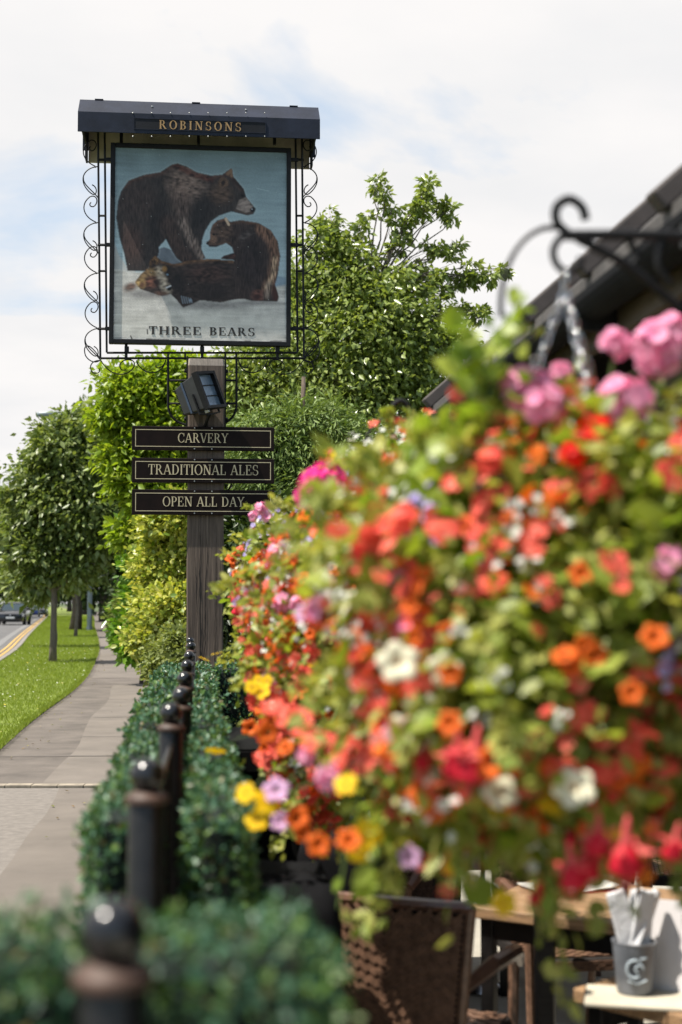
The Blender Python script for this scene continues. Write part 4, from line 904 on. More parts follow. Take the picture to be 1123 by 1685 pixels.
# garden fence far up the path
f0 = Vector((smooth_edge(PR, 66) + .5, 66, 0)); f1 = Vector((smooth_edge(PR, 92) + .5, 92, 0)); fd = f1 - f0; fa = math.atan2(fd.y, fd.x)
t = thing('garden_fence', 'weathered panel fence at the far right of the footpath', 'fence', f0, fa)
Ln = fd.length; m = MB()
for i in range(int(Ln / .15)): m.box((.075 + i * .15, random.uniform(-.006, .006), .85), (.14, .02, 1.7))
m.build('board_panel', mat('fence_wood', (0.14, 0.14, 0.12), .9, var=.3, scale=4), t)
m = MB(); m.span((0, -.04, 1.702), (Ln, .04, 1.75)); m.build('capping', M['bark_grey'], t)
for i in range(10): m = MB(); m.span((i * Ln / 9.5, .02, 0), (i * Ln / 9.5 + .1, .11, 1.8)); m.build('fence_post', M['bark_grey'], t)
# stone pier beside the sign post
q = at(293, 1092, 12.6); t = thing('stone_pier', 'small sandstone pier half hidden beside the low shrub', 'pier', (q.x, q.y, 0), YAW)
stone = mat('sandstone', (0.30, 0.23, 0.16), .9, var=.3, scale=14, bump=.5)
m = MB()
for i in range(5):
    off = random.uniform(-.012, .012); m.box((off, 0, .08 + i * .145), (.20 + random.uniform(-.02, .02), .22, .135))
m.build('shaft', stone, t, bevel=.012); m = MB(); m.box((0, 0, .78), (.23, .26, .07)); m.build('cap_stone', stone, t, bevel=.012)

# ------------------------------------------------------------------ street lamp, cars, walker
LG = mat('lamp_grey', (0.27, 0.31, 0.33), .5, metal=.2, var=.12, scale=6)
b_ = ground_at(147.5, 1038.5); t = thing('street_lamp', 'tall pale grey street lamp column standing on the verge beside the path', 'street lamp', b_)
hl = at(80, 681, b_.y) - b_
m = MB(); m.lathe([(.16, 0), (.16, .2), (.125, .22), (.125, 1.9), (.085, 2.0), (.075, hl.z - .9)], n=16); col_ = m.build('column', LG, t, smooth=False)
m = MB(); m.box((.0, -.125, 1.0), (.15, .02, .7)); m.build('door', LG, col_)
m = MB(); m.tube([(0, 0, hl.z - .95), (-.05, 0, hl.z - .4), (-.35, 0, hl.z - .06), (hl.x + .5, 0, hl.z + .02)], [.07, .06, .05, .045], 10); m.build('arm', LG, t)
m = MB(); m.tube([(hl.x + .75, 0, hl.z), (hl.x + .5, 0, hl.z + .01), (hl.x + .1, 0, hl.z), (hl.x - .45, 0, hl.z - .02), (hl.x - .6, 0, hl.z - .03)], [.05, .11, .17, .15, .06], 10); m.build('lamp_head', LG, t, smooth=True)
m = MB(); m.lathe([(0, -.08), (.12, -.04), (.15, 0)], (hl.x - .1, 0, hl.z - .12), 12); m.build('lens', mat('lens', (.6, .6, .55), .2), t)
GLASS = mat('car_glass', (0.035, 0.05, 0.055), 0.08, var=.1, spec=.9)
TYRE = mat('tyre', (.015, .015, .015), .9); RIM = mat('rim', (.4, .4, .42), .35, metal=.8); CHROME = mat('headlight', (.75, .78, .8), .08, metal=.6, coat=1)
PLATE = mat('plate', (.75, .75, .72), .5)
def car(label, px, py, rz, paint, yel=False):
    """hatchback; nose towards -y"""
    t = thing('car', label, 'car', ground_at(px, py), rz, 'cars on the road')
    # lofted body: (y, half width, sill, shoulder)
    secs = [(-2.0, .62, .30, .58), (-1.93, .74, .22, .68), (-1.7, .83, .20, .76), (-1.2, .86, .18, .86), (-.7, .87, .18, .93), (.6, .87, .18, .95), (1.4, .86, .20, .95), (1.85, .80, .24, .90), (1.98, .70, .34, .80)]
    m = MB(); vs = []; fs = []
    for y, hw, a, b in secs: vs += [(-hw * .93, y, a), (-hw, y, a + (b - a) * .45), (-hw * .96, y, b - .06), (-hw * .86, y, b), (hw * .86, y, b), (hw * .96, y, b - .06), (hw, y, a + (b - a) * .45), (hw * .93, y, a)]
    for i in range(len(secs) - 1): fs += [(i * 8 + j, i * 8 + (j + 1) % 8, i * 8 + 8 + (j + 1) % 8, i * 8 + 8 + j) for j in range(8)]
    fs += [tuple(range(8)), tuple(len(vs) - 8 + j for j in range(7, -1, -1))]; m.add(vs, fs); body = m.build('body', paint, t, smooth=False); smooth_by_angle(body, 35)
    m = MB(); cs = [(-.75, .74, .92), (-.2, .66, 1.34), (.1, .64, 1.42), (.8, .64, 1.43), (1.35, .64, 1.36), (1.9, .70, .93)]
    rf = [(-.24, .645, 1.33), (.1, .63, 1.425), (.8, .63, 1.44), (1.4, .62, 1.37)]
    vs = [(-.75, -.80, .90), (-.75, .80, .90)]; m2 = MB()
    g_ = MB(); ring0 = [(-.76, -.72, .91), (.76, -.72, .91), (.78, 1.86, .93), (-.78, 1.86, .93)]; ring1 = [(-.60, -.16, 1.35), (.60, -.16, 1.35), (.58, 1.38, 1.36), (-.58, 1.38, 1.36)]
    g_.add(ring0 + ring1, [(0, 1, 5, 4), (1, 2, 6, 5), (2, 3, 7, 6), (3, 0, 4, 7), (4, 5, 6, 7)]); g_.build('windscreen', GLASS, t)
    r_ = MB(); r_.add([(-.61, -.20, 1.345), (.61, -.20, 1.345), (.59, 1.42, 1.355), (-.59, 1.42, 1.355), (-.50, .05, 1.43), (.50, .05, 1.43), (.50, 1.2, 1.44), (-.50, 1.2, 1.44)], [(0, 1, 5, 4), (1, 2, 6, 5), (2, 3, 7, 6), (3, 0, 4, 7), (4, 5, 6, 7), (3, 2, 1, 0)])
    for s in (-1, 1):
        r_.tube([(s * .775, -.76, .91), (s * .61, -.17, 1.355)], .035, 6); r_.tube([(s * .74, .5, .94), (s * .60, .5, 1.37)], .03, 6); r_.tube([(s * .78, 1.86, .93), (s * .59, 1.39, 1.365)], .05, 6)
    r_.build('roof', paint, t)
    for s in (-1, 1):
        for y in (-1.22, 1.28):
            w_ = MB(); Mx = Matrix.Rotation(R(90), 3, 'Y'); w_.lathe([(.20, -.10), (.30, -.10), (.315, -.05), (.315, .05), (.30, .10), (.20, .10)], (s * .79, y, .315), 20, Mx); wo = w_.build('wheel', TYRE, t)
            w_ = MB(); w_.lathe([(0, -.06), (.19, -.105), (.205, -.09), (.205, .09), (.19, .105), (0, .06)], (s * .79, y, .315), 14, Mx); w_.build('rim', RIM, wo)
        h = MB(); h.add([(s * .50, -1.975, .56), (s * .74, -1.93, .54), (s * .80, -1.74, .70), (s * .56, -1.83, .72), (s * .50, -1.90, .56), (s * .74, -1.84, .54), (s * .80, -1.66, .70), (s * .56, -1.75, .72)], [(0, 1, 2, 3), (7, 6, 5, 4), (0, 4, 5, 1), (1, 5, 6, 2), (2, 6, 7, 3), (3, 7, 4, 0)]); h.build('headlight', CHROME, t)
        w_ = MB(); w_.lathe([(0, -.09), (.07, -.06), (.09, 0), (.07, .05), (0, .06)], (s * .93, -.52, .98), 10, Matrix.Rotation(R(90), 3, 'X')); w_.tube([(s * .80, -.48, .93), (s * .93, -.52, .96)], .03, 5); w_.build('wing_mirror', paint, t)
    m = MB(); m.box((0, -1.96, .60), (.70, .08, .10)); m.box((0, -1.95, .33), (1.1, .08, .13)); m.build('grille', TYRE, t)
    m = MB(); m.box((0, -2.01, .45), (.52, .03, .115)); m.build('number_plate', PLATE, t)
    m = MB(); m.lathe([(0, .02), (.05, .015), (.06, 0)], (0, -2.005, .60), 12, Matrix.Rotation(R(90), 3, 'X')); m.build('badge', RIM, t)
    return t
car('dark grey hatchback driving towards the camera on the road', 23.5, 1027.5, R(6), mat('car_grey', (0.020, 0.021, 0.024), .22, metal=.4, coat=.6))
car('blue car farther up the road behind the dark hatchback', 51, 1015, R(12), mat('car_blue', (0.02, 0.04, 0.22), .22, metal=.3, coat=.6))
car('black car close to the kerb, beside the blue car', 63.5, 1014.5, R(14), mat('car_black', (0.010, 0.010, 0.012), .25, metal=.2, coat=.6))

def person():
    b_ = ground_at(152.5, 1015); t = thing('person', 'person in pink and white top walking away up the footpath', 'person', b_, R(10))
    def skin(name, verts, edges, rad, m, sub=1):
        me = bpy.data.meshes.new(name); me.from_pydata(verts, edges, []); me.materials.append(m); o = bpy.data.objects.new(name, me); C.objects.link(o); o.parent = t
        o.modifiers.new('skin', 'SKIN'); 
        for v, r_ in zip(me.skin_vertices[0].data, rad): v.radius = (r_, r_)
        me.skin_vertices[0].data[0].use_root = True
        s = o.modifiers.new('sub', 'SUBSURF'); s.levels = sub; s.render_levels = sub; return o
    V = [(0, 0, .92), (0, 0, 1.12), (0, .02, 1.38), (0, .01, 1.47), (0, .03, 1.55), (0, .04, 1.68), (.17, .01, 1.37), (.24, .03, 1.12), (.23, .12, .90), (.23, .15, .80), (-.17, .01, 1.37), (-.24, -.02, 1.12), (-.23, -.02, .88), (-.23, -.02, .79),
         (.09, 0, .86), (.10, .10, .48), (.10, .02, .08), (.10, .14, .03), (-.09, 0, .86), (-.10, -.05, .48), (-.10, -.20, .10), (-.10, -.10, .03)]
    E = [(0, 1), (1, 2), (2, 3), (3, 4), (4, 5), (2, 6), (6, 7), (7, 8), (8, 9), (2, 10), (10, 11), (11, 12), (12, 13), (0, 14), (14, 15), (15, 16), (16, 17), (0, 18), (18, 19), (19, 20), (20, 21)]
    Rr = [.13, .12, .14, .055, .075, .085, .06, .042, .035, .03, .06, .042, .035, .03, .09, .06, .045, .03, .09, .06, .045, .03]
    skin('body', V, E, Rr, mat('skin', (.42, .26, .19), .6))
    skin('top', [(0, 0, .96), (0, 0, 1.12), (0, .02, 1.38), (.18, .01, 1.37), (.23, .02, 1.2), (-.18, .01, 1.37), (-.23, -.01, 1.2)], [(0, 1), (1, 2), (2, 3), (3, 4), (2, 5), (5, 6)], [.15, .138, .155, .072, .058, .072, .058], mat('pink_top', (.62, .40, .38), .8, var=.3, scale=6))
    skin('trousers', [(0, 0, .93), (.09, 0, .84), (.10, .10, .48), (.10, .02, .14), (-.09, 0, .84), (-.10, -.05, .48), (-.10, -.19, .16)], [(0, 1), (1, 2), (2, 3), (0, 4), (4, 5), (5, 6)], [.145, .105, .075, .058, .105, .075, .058], mat('jeans', (.05, .07, .12), .8))
    m = MB(); m.lathe([(.03, 1.55), (.09, 1.58), (.105, 1.66), (.085, 1.75), (0, 1.785)], (0, .025, 0), 12); m.build('hair', mat('hair_brown', (.16, .07, .035), .6), t, smooth=True)
person()
# ------------------------------------------------------------------ pub building: deep eaves over the terrace (row frame)
pub = thing('pub_building', 'low pub building with dark eaves, slate roof and gutter on the right', 'building', (0, 0, 0), YAW)
EX, EZ, Y0, Y1 = 1.13, 2.235, -1.5, 6.72
PIT = R(41.5); RXX = 2.6
def slate():
    N = NT('slate'); tcn = N.n('ShaderNodeTexCoord'); mp = N.n('ShaderNodeMapping'); mp.inputs['Rotation'].default_value = (0, 0, R(90)); N.l(tcn.outputs['Object'], mp.inputs[0])
    bt = N.n('ShaderNodeTexBrick'); bt.inputs['Scale'].default_value = 2.2; bt.inputs['Mortar Size'].default_value = .012; bt.inputs['Color1'].default_value = (.075, .068, .066, 1); bt.inputs['Color2'].default_value = (.11, .10, .095, 1); bt.inputs['Mortar'].default_value = (.05, .05, .05, 1); N.l(mp.outputs[0], bt.inputs[0])
    nz = N.n('ShaderNodeTexNoise'); nz.inputs['Scale'].default_value = 9; N.l(tcn.outputs['Object'], nz.inputs[0]); mx_ = N.n('ShaderNodeMix', data_type='RGBA', blend_type='MULTIPLY'); mx_.inputs[0].default_value = .5
    N.l(bt.outputs[0], mx_.inputs[6]); N.l(nz.outputs[0], mx_.inputs[7]); N.l(mx_.outputs[2], N.b.inputs['Base Color']); N.b.inputs['Roughness'].default_value = .7
    return N.m
SLATE = slate(); DARKWOOD = mat('dark_timber', (.022, .017, .014), .8, var=.3, scale=6, bump=.4, stretch=(2, 20, 20)); PALEWOOD = mat('pale_painted_beam', (.30, .28, .24), .7, var=.15, scale=6)
ROLL = mat('roof_roll', (.085, .070, .064), .75, var=.25, scale=8)
m = MB(); tp_ = (EX + RXX, EZ + RXX * math.tan(PIT))
m.prism([(EX - .07, EZ + .02 - .07 * math.tan(PIT) + .07), (EX - .07, EZ + .02 - .07 * math.tan(PIT) + .11), (tp_[0], tp_[1] + .11), (tp_[0], tp_[1] + .05)], lambda u, v, w_: (u, w_, v), Y0, Y1); roof_p = m.build('roof', SLATE, pub)
m = MB(); m.prism([(EX + .05, EZ + .03), (EX + .05, EZ + .07 + .0), (tp_[0], tp_[1] + .03), (tp_[0], tp_[1] - .01)], lambda u, v, w_: (u, w_, v), Y0, Y1 - .02); m.build('roof_boards', DARKWOOD, pub)
sl_ = Matrix.Rotation(-PIT, 3, 'Y')
for k in range(12):
    y = 6.44 - .665 * k
    m = MB(); Ls = 3.0; m.box((EX - .10 + Ls / 2 * math.cos(PIT), y, EZ + .075 + Ls / 2 * math.sin(PIT)), (Ls, .06, .055), sl_); m.build('roof_batten', ROLL, roof_p, bevel=.008)
    m = MB(); m.box((EX + .12 + 1.1 * math.cos(PIT), y + .3, EZ - .03 + 1.1 * math.sin(PIT)), (2.2, .06, .11), sl_); m.build('rafter', DARKWOOD, pub)
GUT = mat('gutter_grey', (.016, .017, .020), .8, spec=.08, var=.2, scale=5)
m = MB(); n = 10; pr = [(.058 * math.cos(R(a)), .058 * math.sin(R(a))) for a in range(180, 361, 18)]; pi_ = [(.05 * math.cos(R(a)), .05 * math.sin(R(a))) for a in range(360, 179, -18)]
for a in range(len(pr) - 1):
    q = [pr[a], pr[a + 1], pi_[-2 - a], pi_[-1 - a]]; m.prism(q, lambda u, v, w_: (EX - .075 + u, w_, EZ - .016 + v), Y0, Y1 + .03)
gut = m.build('gutter', GUT, pub)
for k in range(9): m = MB(); y = 6.5 - .92 * k; m.box((EX - .075, y, EZ - .075), (.13, .035, .05)); m.box((EX - .01, y, EZ - .05), (.05, .03, .12)); m.build('gutter_bracket', M['black'], gut)
m = MB(); m.span((EX - .008, Y0, EZ - .11), (EX + .018, Y1, EZ + .083)); m.build('fascia', mat('fascia_brown', (.10, .075, .055), .7, var=.3, scale=5, stretch=(4, 1, 4)), pub)
m = MB(); m.span((1.52, Y0, EZ - .13), (1.62, 6.04, EZ - .01)); m.build('wall_plate', PALEWOOD, pub)
m = MB(); m.span((2.65, Y0, TZ), (2.85, 6.30, EZ + 1.45)); wl = m.build('wall', DARKWOOD, pub)
m = MB(); m.prism([(1.18, 1.0), (2.648, 1.0), (2.648, EZ + 1.52 * math.tan(PIT) - .03), (1.18, EZ + .03)], lambda u, v, w_: (u, w_, v), 6.10, 6.28); m.build('wall', DARKWOOD, pub)
for y in (0.6, 2.6, 4.6):
    m = MB(); m.span((2.60, y, .6), (2.649, y + 1.2, .66)); m.span((2.60, y, 1.74), (2.649, y + 1.2, 1.8)); m.span((2.60, y, .66), (2.649, y + .06, 1.74)); m.span((2.60, y + 1.14, .66), (2.649, y + 1.2, 1.74)); m.span((2.61, y + .57, .66), (2.645, y + .63, 1.74)); wf = m.build('window', PALEWOOD, pub)
    m = MB(); m.span((2.63, y + .06, .66), (2.64, y + 1.14, 1.74)); m.build('pane', GLASS, wf)
m = MB(); m.span((1.18, 6.05, 2.18), (2.64, 6.097, 2.275)); m.build('fascia_board', PALEWOOD, pub)
m = MB(); m.span((1.18, 6.06, 2.155), (2.64, 6.097, 2.177)); m.build('trim', mat('orange_brown', (.32, .12, .035), .6), pub)
for y in (2.27, 4.17, 6.0):
    m = MB(); m.span((.985, y - .025, TZ), (1.035, y + .025, EZ - .09)); m.build('eave_post', DARKWOOD, pub, bevel=.006)
# chalkboard on the cross wall
cbd = row(1.98, 6.085, 1.70); t = thing('chalkboard', 'black chalkboard with white handwriting under the pale fascia board', 'chalkboard', cbd, YAW)
m = MB(); m.span((-.33, -.02, 0), (.5, .01, .44)); m.build('board', mat('chalk_black', (.012, .012, .013), .7, var=.4, scale=8), t)
CH = {'S': [[(.8, .85), (.5, 1), (.2, .8), (.5, .55), (.8, .3), (.5, 0), (.15, .15)]], 'h': [[(.2, 0), (.2, 1.0)], [(.2, .35), (.5, .6), (.7, .4), (.7, 0)]], 'o': [[(.5, .6), (.2, .3), (.5, 0), (.8, .3), (.5, .6)]], 'r': [[(.25, 0), (.25, .6)], [(.25, .35), (.5, .6), (.7, .55)]],
      't': [[(.4, 1), (.4, .15), (.6, 0), (.75, .1)], [(.15, .65), (.7, .65)]], 'u': [[(.2, .6), (.2, .2), (.45, 0), (.7, .2)], [(.7, .6), (.7, 0)]], 'i': [[(.4, .6), (.4, 0)], [(.4, .8), (.42, .86)]], 's': [[(.7, .5), (.4, .6), (.3, .4), (.65, .2), (.5, 0), (.2, .1)]], 'k': [[(.2, 0), (.2, 1)], [(.7, .6), (.2, .3), (.7, 0)]], 'e': [[(.2, .3), (.75, .3), (.6, .58), (.3, .5), (.2, .25), (.5, 0), (.75, .1)]], 'a': [[(.7, .55), (.35, .58), (.2, .25), (.45, 0), (.7, .3)], [(.7, .6), (.72, 0)]], 'y': [[(.2, .6), (.45, .1)], [(.75, .6), (.3, -.3)]]}
m = MB()
for word, x, z, h in (('urt', .10, .335, .075), ('Start', -.26, .25, .06), ('Short', .06, .25, .06)):
    for ch in word:
        for st in CH[ch]: m.tube([(x + u * h * .7, -.023, z + v * h) for u, v in st], .0032, 4)
        x += h * .62
m.build('handwriting', mat('chalk', (.75, .75, .72), .9), t)

# ------------------------------------------------------------------ brackets and hanging baskets
def cr(pts, k=5):
    """smooth curve through 2-D points"""
    P = [pts[0]] + list(pts) + [pts[-1]]; o = []
    for i in range(1, len(P) - 2):
        for j in range(k):
            t_ = j / k; o.append(tuple(.5 * (2 * P[i][q] + (P[i + 1][q] - P[i - 1][q]) * t_ + (2 * P[i - 1][q] - 5 * P[i][q] + 4 * P[i + 1][q] - P[i + 2][q]) * t_ ** 2 + (3 * P[i][q] - P[i - 1][q] - 3 * P[i + 1][q] + P[i + 2][q]) * t_ ** 3) for q in (0, 1)))
    return o + [pts[-1]]
HK = (0.566, 2.155); HZ = 1.975
def make_bracket():
    t = thing('basket_bracket', '', 'bracket', group='wrought iron basket brackets on the eave posts'); m = MB(); L = .985 - HK[0]
    P = lambda pp: [(x, 0, z) for x, z in cr(pp)]
    m.tube(P([(0, 0), (.15, .004), (L, 0)]), .009, 8)
    m.tube(P([(.02, -.004), (.10, -.045), (.17, -.10), (.28, -.18), (L, -.30)]), .008, 8)
    m.tube(P([(0.01, 0), (-.012, .02), (-.012, .045), (.008, .058), (.028, .046), (.034, .026)]), .0075, 8)
    m.tube(P([(-.004, 0), (-.018, -.022), (-.014, -.045), (.004, -.058), (.022, -.046), (.026, -.034)]), .006, 8)
    a = [(0, .012)] + [(-.018 - .085 * math.sin(R(k)), .012 - .13 * (1 - math.cos(R(k)))) for k in range(6, 97, 10)]
    m.tube(P(a), .0045, 6)
    m.tube(P([(.10, 0), (.115, -.03), (.10, -.05)]), .006, 6); m.tube(P([(.16, 0), (.15, -.04), (.17, -.075)]), .006, 6)
    m.build('iron_arm', M['black'], t); m = MB(); m.box((L - .004, 0, -.14), (.012, .045, .42)); m.build('wall_plate', M['black'], t, bevel=.003)
    return t
BR = make_bracket()
for i, lb in enumerate(('nearest wrought iron bracket with curled tip carrying the big basket', 'middle wrought iron bracket carrying the second basket', 'farthest wrought iron bracket, its thin arc beside the lowest board')):
    o = BR if i == 0 else copy_tree(BR); o['label'] = lb; o.location = row(HK[0], HK[1] + 1.9 * i, HZ - (.05 if i == 1 else 0)); o.rotation_euler = (0, 0, YAW)

PET = lambda n, cols, tr=.30: leafmat(n, cols, tr, .6, .25, (1.0, 1.0, 1.0))
F_OR = PET('petal_orange', [(.78, .17, .012), (.72, .11, .010), (.82, .24, .02)]); F_COR = PET('petal_coral', [(.80, .14, .085), (.74, .075, .055), (.84, .22, .15)]); F_RED = PET('petal_red', [(.80, .020, .006), (.72, .012, .006)])
F_PINK = PET('petal_pink', [(.84, .30, .48), (.88, .44, .60), (.80, .20, .40)]); F_MAG = PET('petal_magenta', [(.72, .02, .22), (.80, .04, .30), (.66, .012, .16)]); F_WH = PET('petal_white', [(.80, .80, .74), (.72, .72, .64)]); F_CR = PET('petal_cream', [(.80, .76, .52), (.82, .78, .60)])
F_YE = PET('petal_yellow', [(.86, .60, .008), (.84, .52, .006)]); F_LI = PET('petal_lilac', [(.42, .34, .66), (.55, .46, .74), (.34, .26, .60)]); F_MAU = PET('petal_mauve', [(.62, .34, .58), (.68, .42, .64)]); F_FU = PET('petal_fuchsia', [(.66, .012, .030), (.72, .03, .06)]); F_FP = PET('petal_fuchsia_pale', [(.66, .07, .08), (.72, .14, .13)])
M['throat'] = mat('throat', (.22, .020, .006), .8); M['eye_yellow'] = mat('eye_yellow', (.70, .34, .02), .8); M['sepal'] = mat('sepal_green', (.10, .16, .03), .6)
def protomesh(m, name, mats):
    o = m.build(name, mats); me = o.data; bpy.data.objects.remove(o); me.polygons.foreach_set('use_smooth', [True] * len(me.polygons)); return me
def funnel(rad, dep, lobes, mats, name, mid=.45, thr=.25):
    m = MB(); n = lobes * 4; rings = []
    for rr, zz, lob in ((.06, -dep, 0), (thr * .8, -dep * .35, 0), (thr, -.12 * dep, .02), (mid + .1, .06 * rad, .06), (.86, .12 * rad, .12), (1.0, .02 * rad, .16)):
        rings.append([(rad * rr * (1 - lob * (1 - abs(math.cos(lobes * math.pi * j / n))) * 1.6) * math.cos(2 * math.pi * j / n), rad * rr * (1 - lob * (1 - abs(math.cos(lobes * math.pi * j / n))) * 1.6) * math.sin(2 * math.pi * j / n), zz if rr < .5 else zz + rad * .07 * math.sin(lobes * 2 * math.pi * j / n + 1)) for j in range(n)])
    vs = [p for r_ in rings for p in r_]
    for i in range(len(rings) - 1):
        m.cur = 1 if i < 2 else 0; m.add([], [])
        o = i * n; base = len(m.v) if i == 0 else None
        if i == 0: m.v += vs; b0 = 0
        fs = [(o + j, o + (j + 1) % n, o + n + (j + 1) % n, o + n + j) for j in range(n)]; m.f += fs; m.mi += [m.cur] * len(fs)
    return protomesh(m, name, mats)
def petals(m, n, L, W, tilt, c=(0, 0, 0), Mx=None, a0=0.0, cup=.12):
    for k in range(n):
        a = a0 + 2 * math.pi * k / n; d = Vector((math.cos(a), math.sin(a), 0)); s = Vector((-math.sin(a), math.cos(a), 0)); z = Vector((0, 0, 1)); d2 = d * math.cos(tilt) + z * math.sin(tilt); nn = z * math.cos(tilt) - d * math.sin(tilt)
        pp = [d2 * .08 * L, d2 * .45 * L + s * W * .42 + nn * cup * L, d2 * .82 * L + s * W * .5, d2 * L + s * W * .2 - nn * cup * L * .6, d2 * L - s * W * .2 - nn * cup * L * .6, d2 * .82 * L - s * W * .5, d2 * .45 * L - s * W * .42 + nn * cup * L, d2 * .5 * L]
        pp = [(Mx @ p if Mx else p) + Vector(c) for p in pp]; m.add(pp, [(0, 1, 7), (1, 2, 7), (2, 3, 7), (3, 4, 7), (4, 5, 7), (5, 6, 7), (6, 0, 7)])
def rmat(nv):
    z = Vector(nv).normalized(); x = z.orthogonal().normalized(); y = z.cross(x); return Matrix((x, y, z)).transposed() @ Matrix.Rotation(random.uniform(0, 6.28), 3, 'Z')
def dome(rad, nf, L, W, name, mats, full=False):
    m = MB()
    for k in range(nf):
        h = 1 - (k + .5) / nf * (1.7 if full else 1.05); a = k * 2.399; r_ = math.sqrt(max(0, 1 - h * h)); nv = Vector((r_ * math.cos(a), r_ * math.sin(a), h)); nv += Vector((random.uniform(-.2, .2), random.uniform(-.2, .2), random.uniform(-.2, .2)))
        petals(m, 5, L, W, R(random.uniform(10, 35)), nv.normalized() * rad * random.uniform(.55, 1.2), rmat(nv), random.uniform(0, 6))
    m.cur = 1
    for k in range(nf // 2):
        a = random.uniform(0, 6.28); e_ = Vector((math.cos(a) * rad * .6, math.sin(a) * rad * .6, rad * .3)); m.tube([(0, 0, -rad * .9), e_ * .6, e_], .0016, 4, cap=False)
    return protomesh(m, name, mats)
def daisy(n, L, W, name, mats, tilt=8):
    m = MB(); petals(m, n, L, W, R(tilt)); m.cur = 1; m.lathe([(0, .25 * L), (.14 * L, .2 * L), (.2 * L, .08 * L), (.1 * L, 0)], n=8); return protomesh(m, name, mats)
def spray(nf, rad, L, W, name, mats):
    m = MB()
    for k in range(nf):
        nv = Vector((random.gauss(0, .5), random.gauss(0, .5), 1)); petals(m, 5, L * random.uniform(.8, 1.2), W, R(12), (random.gauss(0, rad), random.gauss(0, rad), random.gauss(0, rad * .35)), rmat(nv), 0)
    return protomesh(m, name, mats)
def fuchsia(name, mats):
    m = MB(); m.lathe([(.002, .03), (.0045, .02), (.006, 0), (.010, -.008)], n=10)
    for k in range(4):
        a = k * 1.5708; d = Vector((math.cos(a), math.sin(a), 0)); s = Vector((-math.sin(a), math.cos(a), 0)); z = Vector((0, 0, 1))
        m.add([d * .008, d * .022 + s * .008 - z * .008, d * .038 - z * .004, d * .022 - s * .008 - z * .008], [(0, 1, 2), (0, 2, 3)])
    m.cur = 1; m.lathe([(.009, -.004), (.016, -.016), (.020, -.030), (.018, -.036), (.004, -.02)], n=12); m.cur = 0
    for k in range(5): m.tube([(.003 * math.cos(k), .003 * math.sin(k), -.02), (.005 * math.cos(k * 1.3), .005 * math.sin(k * 1.3), -.058)], .0008, 4, cap=False)
    return protomesh(m, name, mats)
FL = {'trumpet': ('orange_trumpet_flower', funnel(.019, .022, 5, [F_OR, M['throat']], 'orange_trumpet_flower')), 'coral': ('coral_flower', spray(5, .014, .016, .015, 'coral_flower', [F_COR])), 'coral2': ('coral_flower', spray(9, .022, .017, .016, 'coral_flower', [F_COR])),
      'white': ('white_flower', spray(4, .016, .0085, .008, 'white_flower', [F_WH])), 'lilac': ('lilac_flower', spray(7, .018, .0095, .008, 'lilac_flower', [F_LI])), 'yellow': ('yellow_flower', daisy(5, .023, .021, 'yellow_flower', [F_YE, M['eye_yellow']])),
      'pink': ('pink_geranium_flower', dome(.034, 20, .019, .018, 'pink_geranium_flower', [F_PINK, M['sepal']])), 'red': ('red_geranium_flower', dome(.032, 20, .020, .020, 'red_geranium_flower', [F_RED, M['sepal']])), 'magenta': ('magenta_geranium_flower', dome(.045, 24, .022, .021, 'magenta_geranium_flower', [F_MAG, M['sepal']])),
      'cream': ('cream_petunia_flower', funnel(.036, .035, 5, [F_CR, M['eye_yellow']], 'cream_petunia_flower', thr=.16)), 'mauve': ('mauve_petunia_flower', funnel(.028, .03, 5, [F_MAU, M['throat']], 'mauve_petunia_flower', thr=.14)),
      'fuchsia': ('fuchsia_flower', fuchsia('fuchsia_flower', [F_FP, F_FU])), 'bud': ('pink_bud', dome(.012, 5, .014, .012, 'pink_bud', [F_PINK, M['sepal']]))}
BG1 = leafmat('basket_leaf', [(0.156, 0.2418, 0.025), (0.2496, 0.3354, 0.0406), (0.3588, 0.4134, 0.078), (0.1872, 0.273, 0.0343)], .42, .42, .4)
BG2 = leafmat('basket_leaf_small', [(0.2028, 0.2574, 0.0437), (0.312, 0.3354, 0.0702), (0.4212, 0.4134, 0.117), (0.156, 0.2184, 0.0343)], .38, .45, .4)
M['coir'] = mat('coir', (.085, .055, .03), .95, var=.4, scale=40, bump=.8)
FSZ = dict(coral=.76, coral2=.78, pink=.80, red=.62, white=.75, yellow=.85, fuchsia=.58, cream=.75, mauve=.75, trumpet=.9, lilac=.85)
ROUND = ([(0, 0, 0)] + [(.5 * math.sin(2 * math.pi * k / 9) * (1 + .10 * (-1) ** k), .5 - .5 * math.cos(2 * math.pi * k / 9) * (1 + .06 * (-1) ** k), .10 * math.sin(4.0 * math.pi * k / 9)) for k in range(1, 9)] + [(0, .45, -.05)], [(k, k + 1, 9) for k in range(0, 8)] + [(8, 0, 9)])
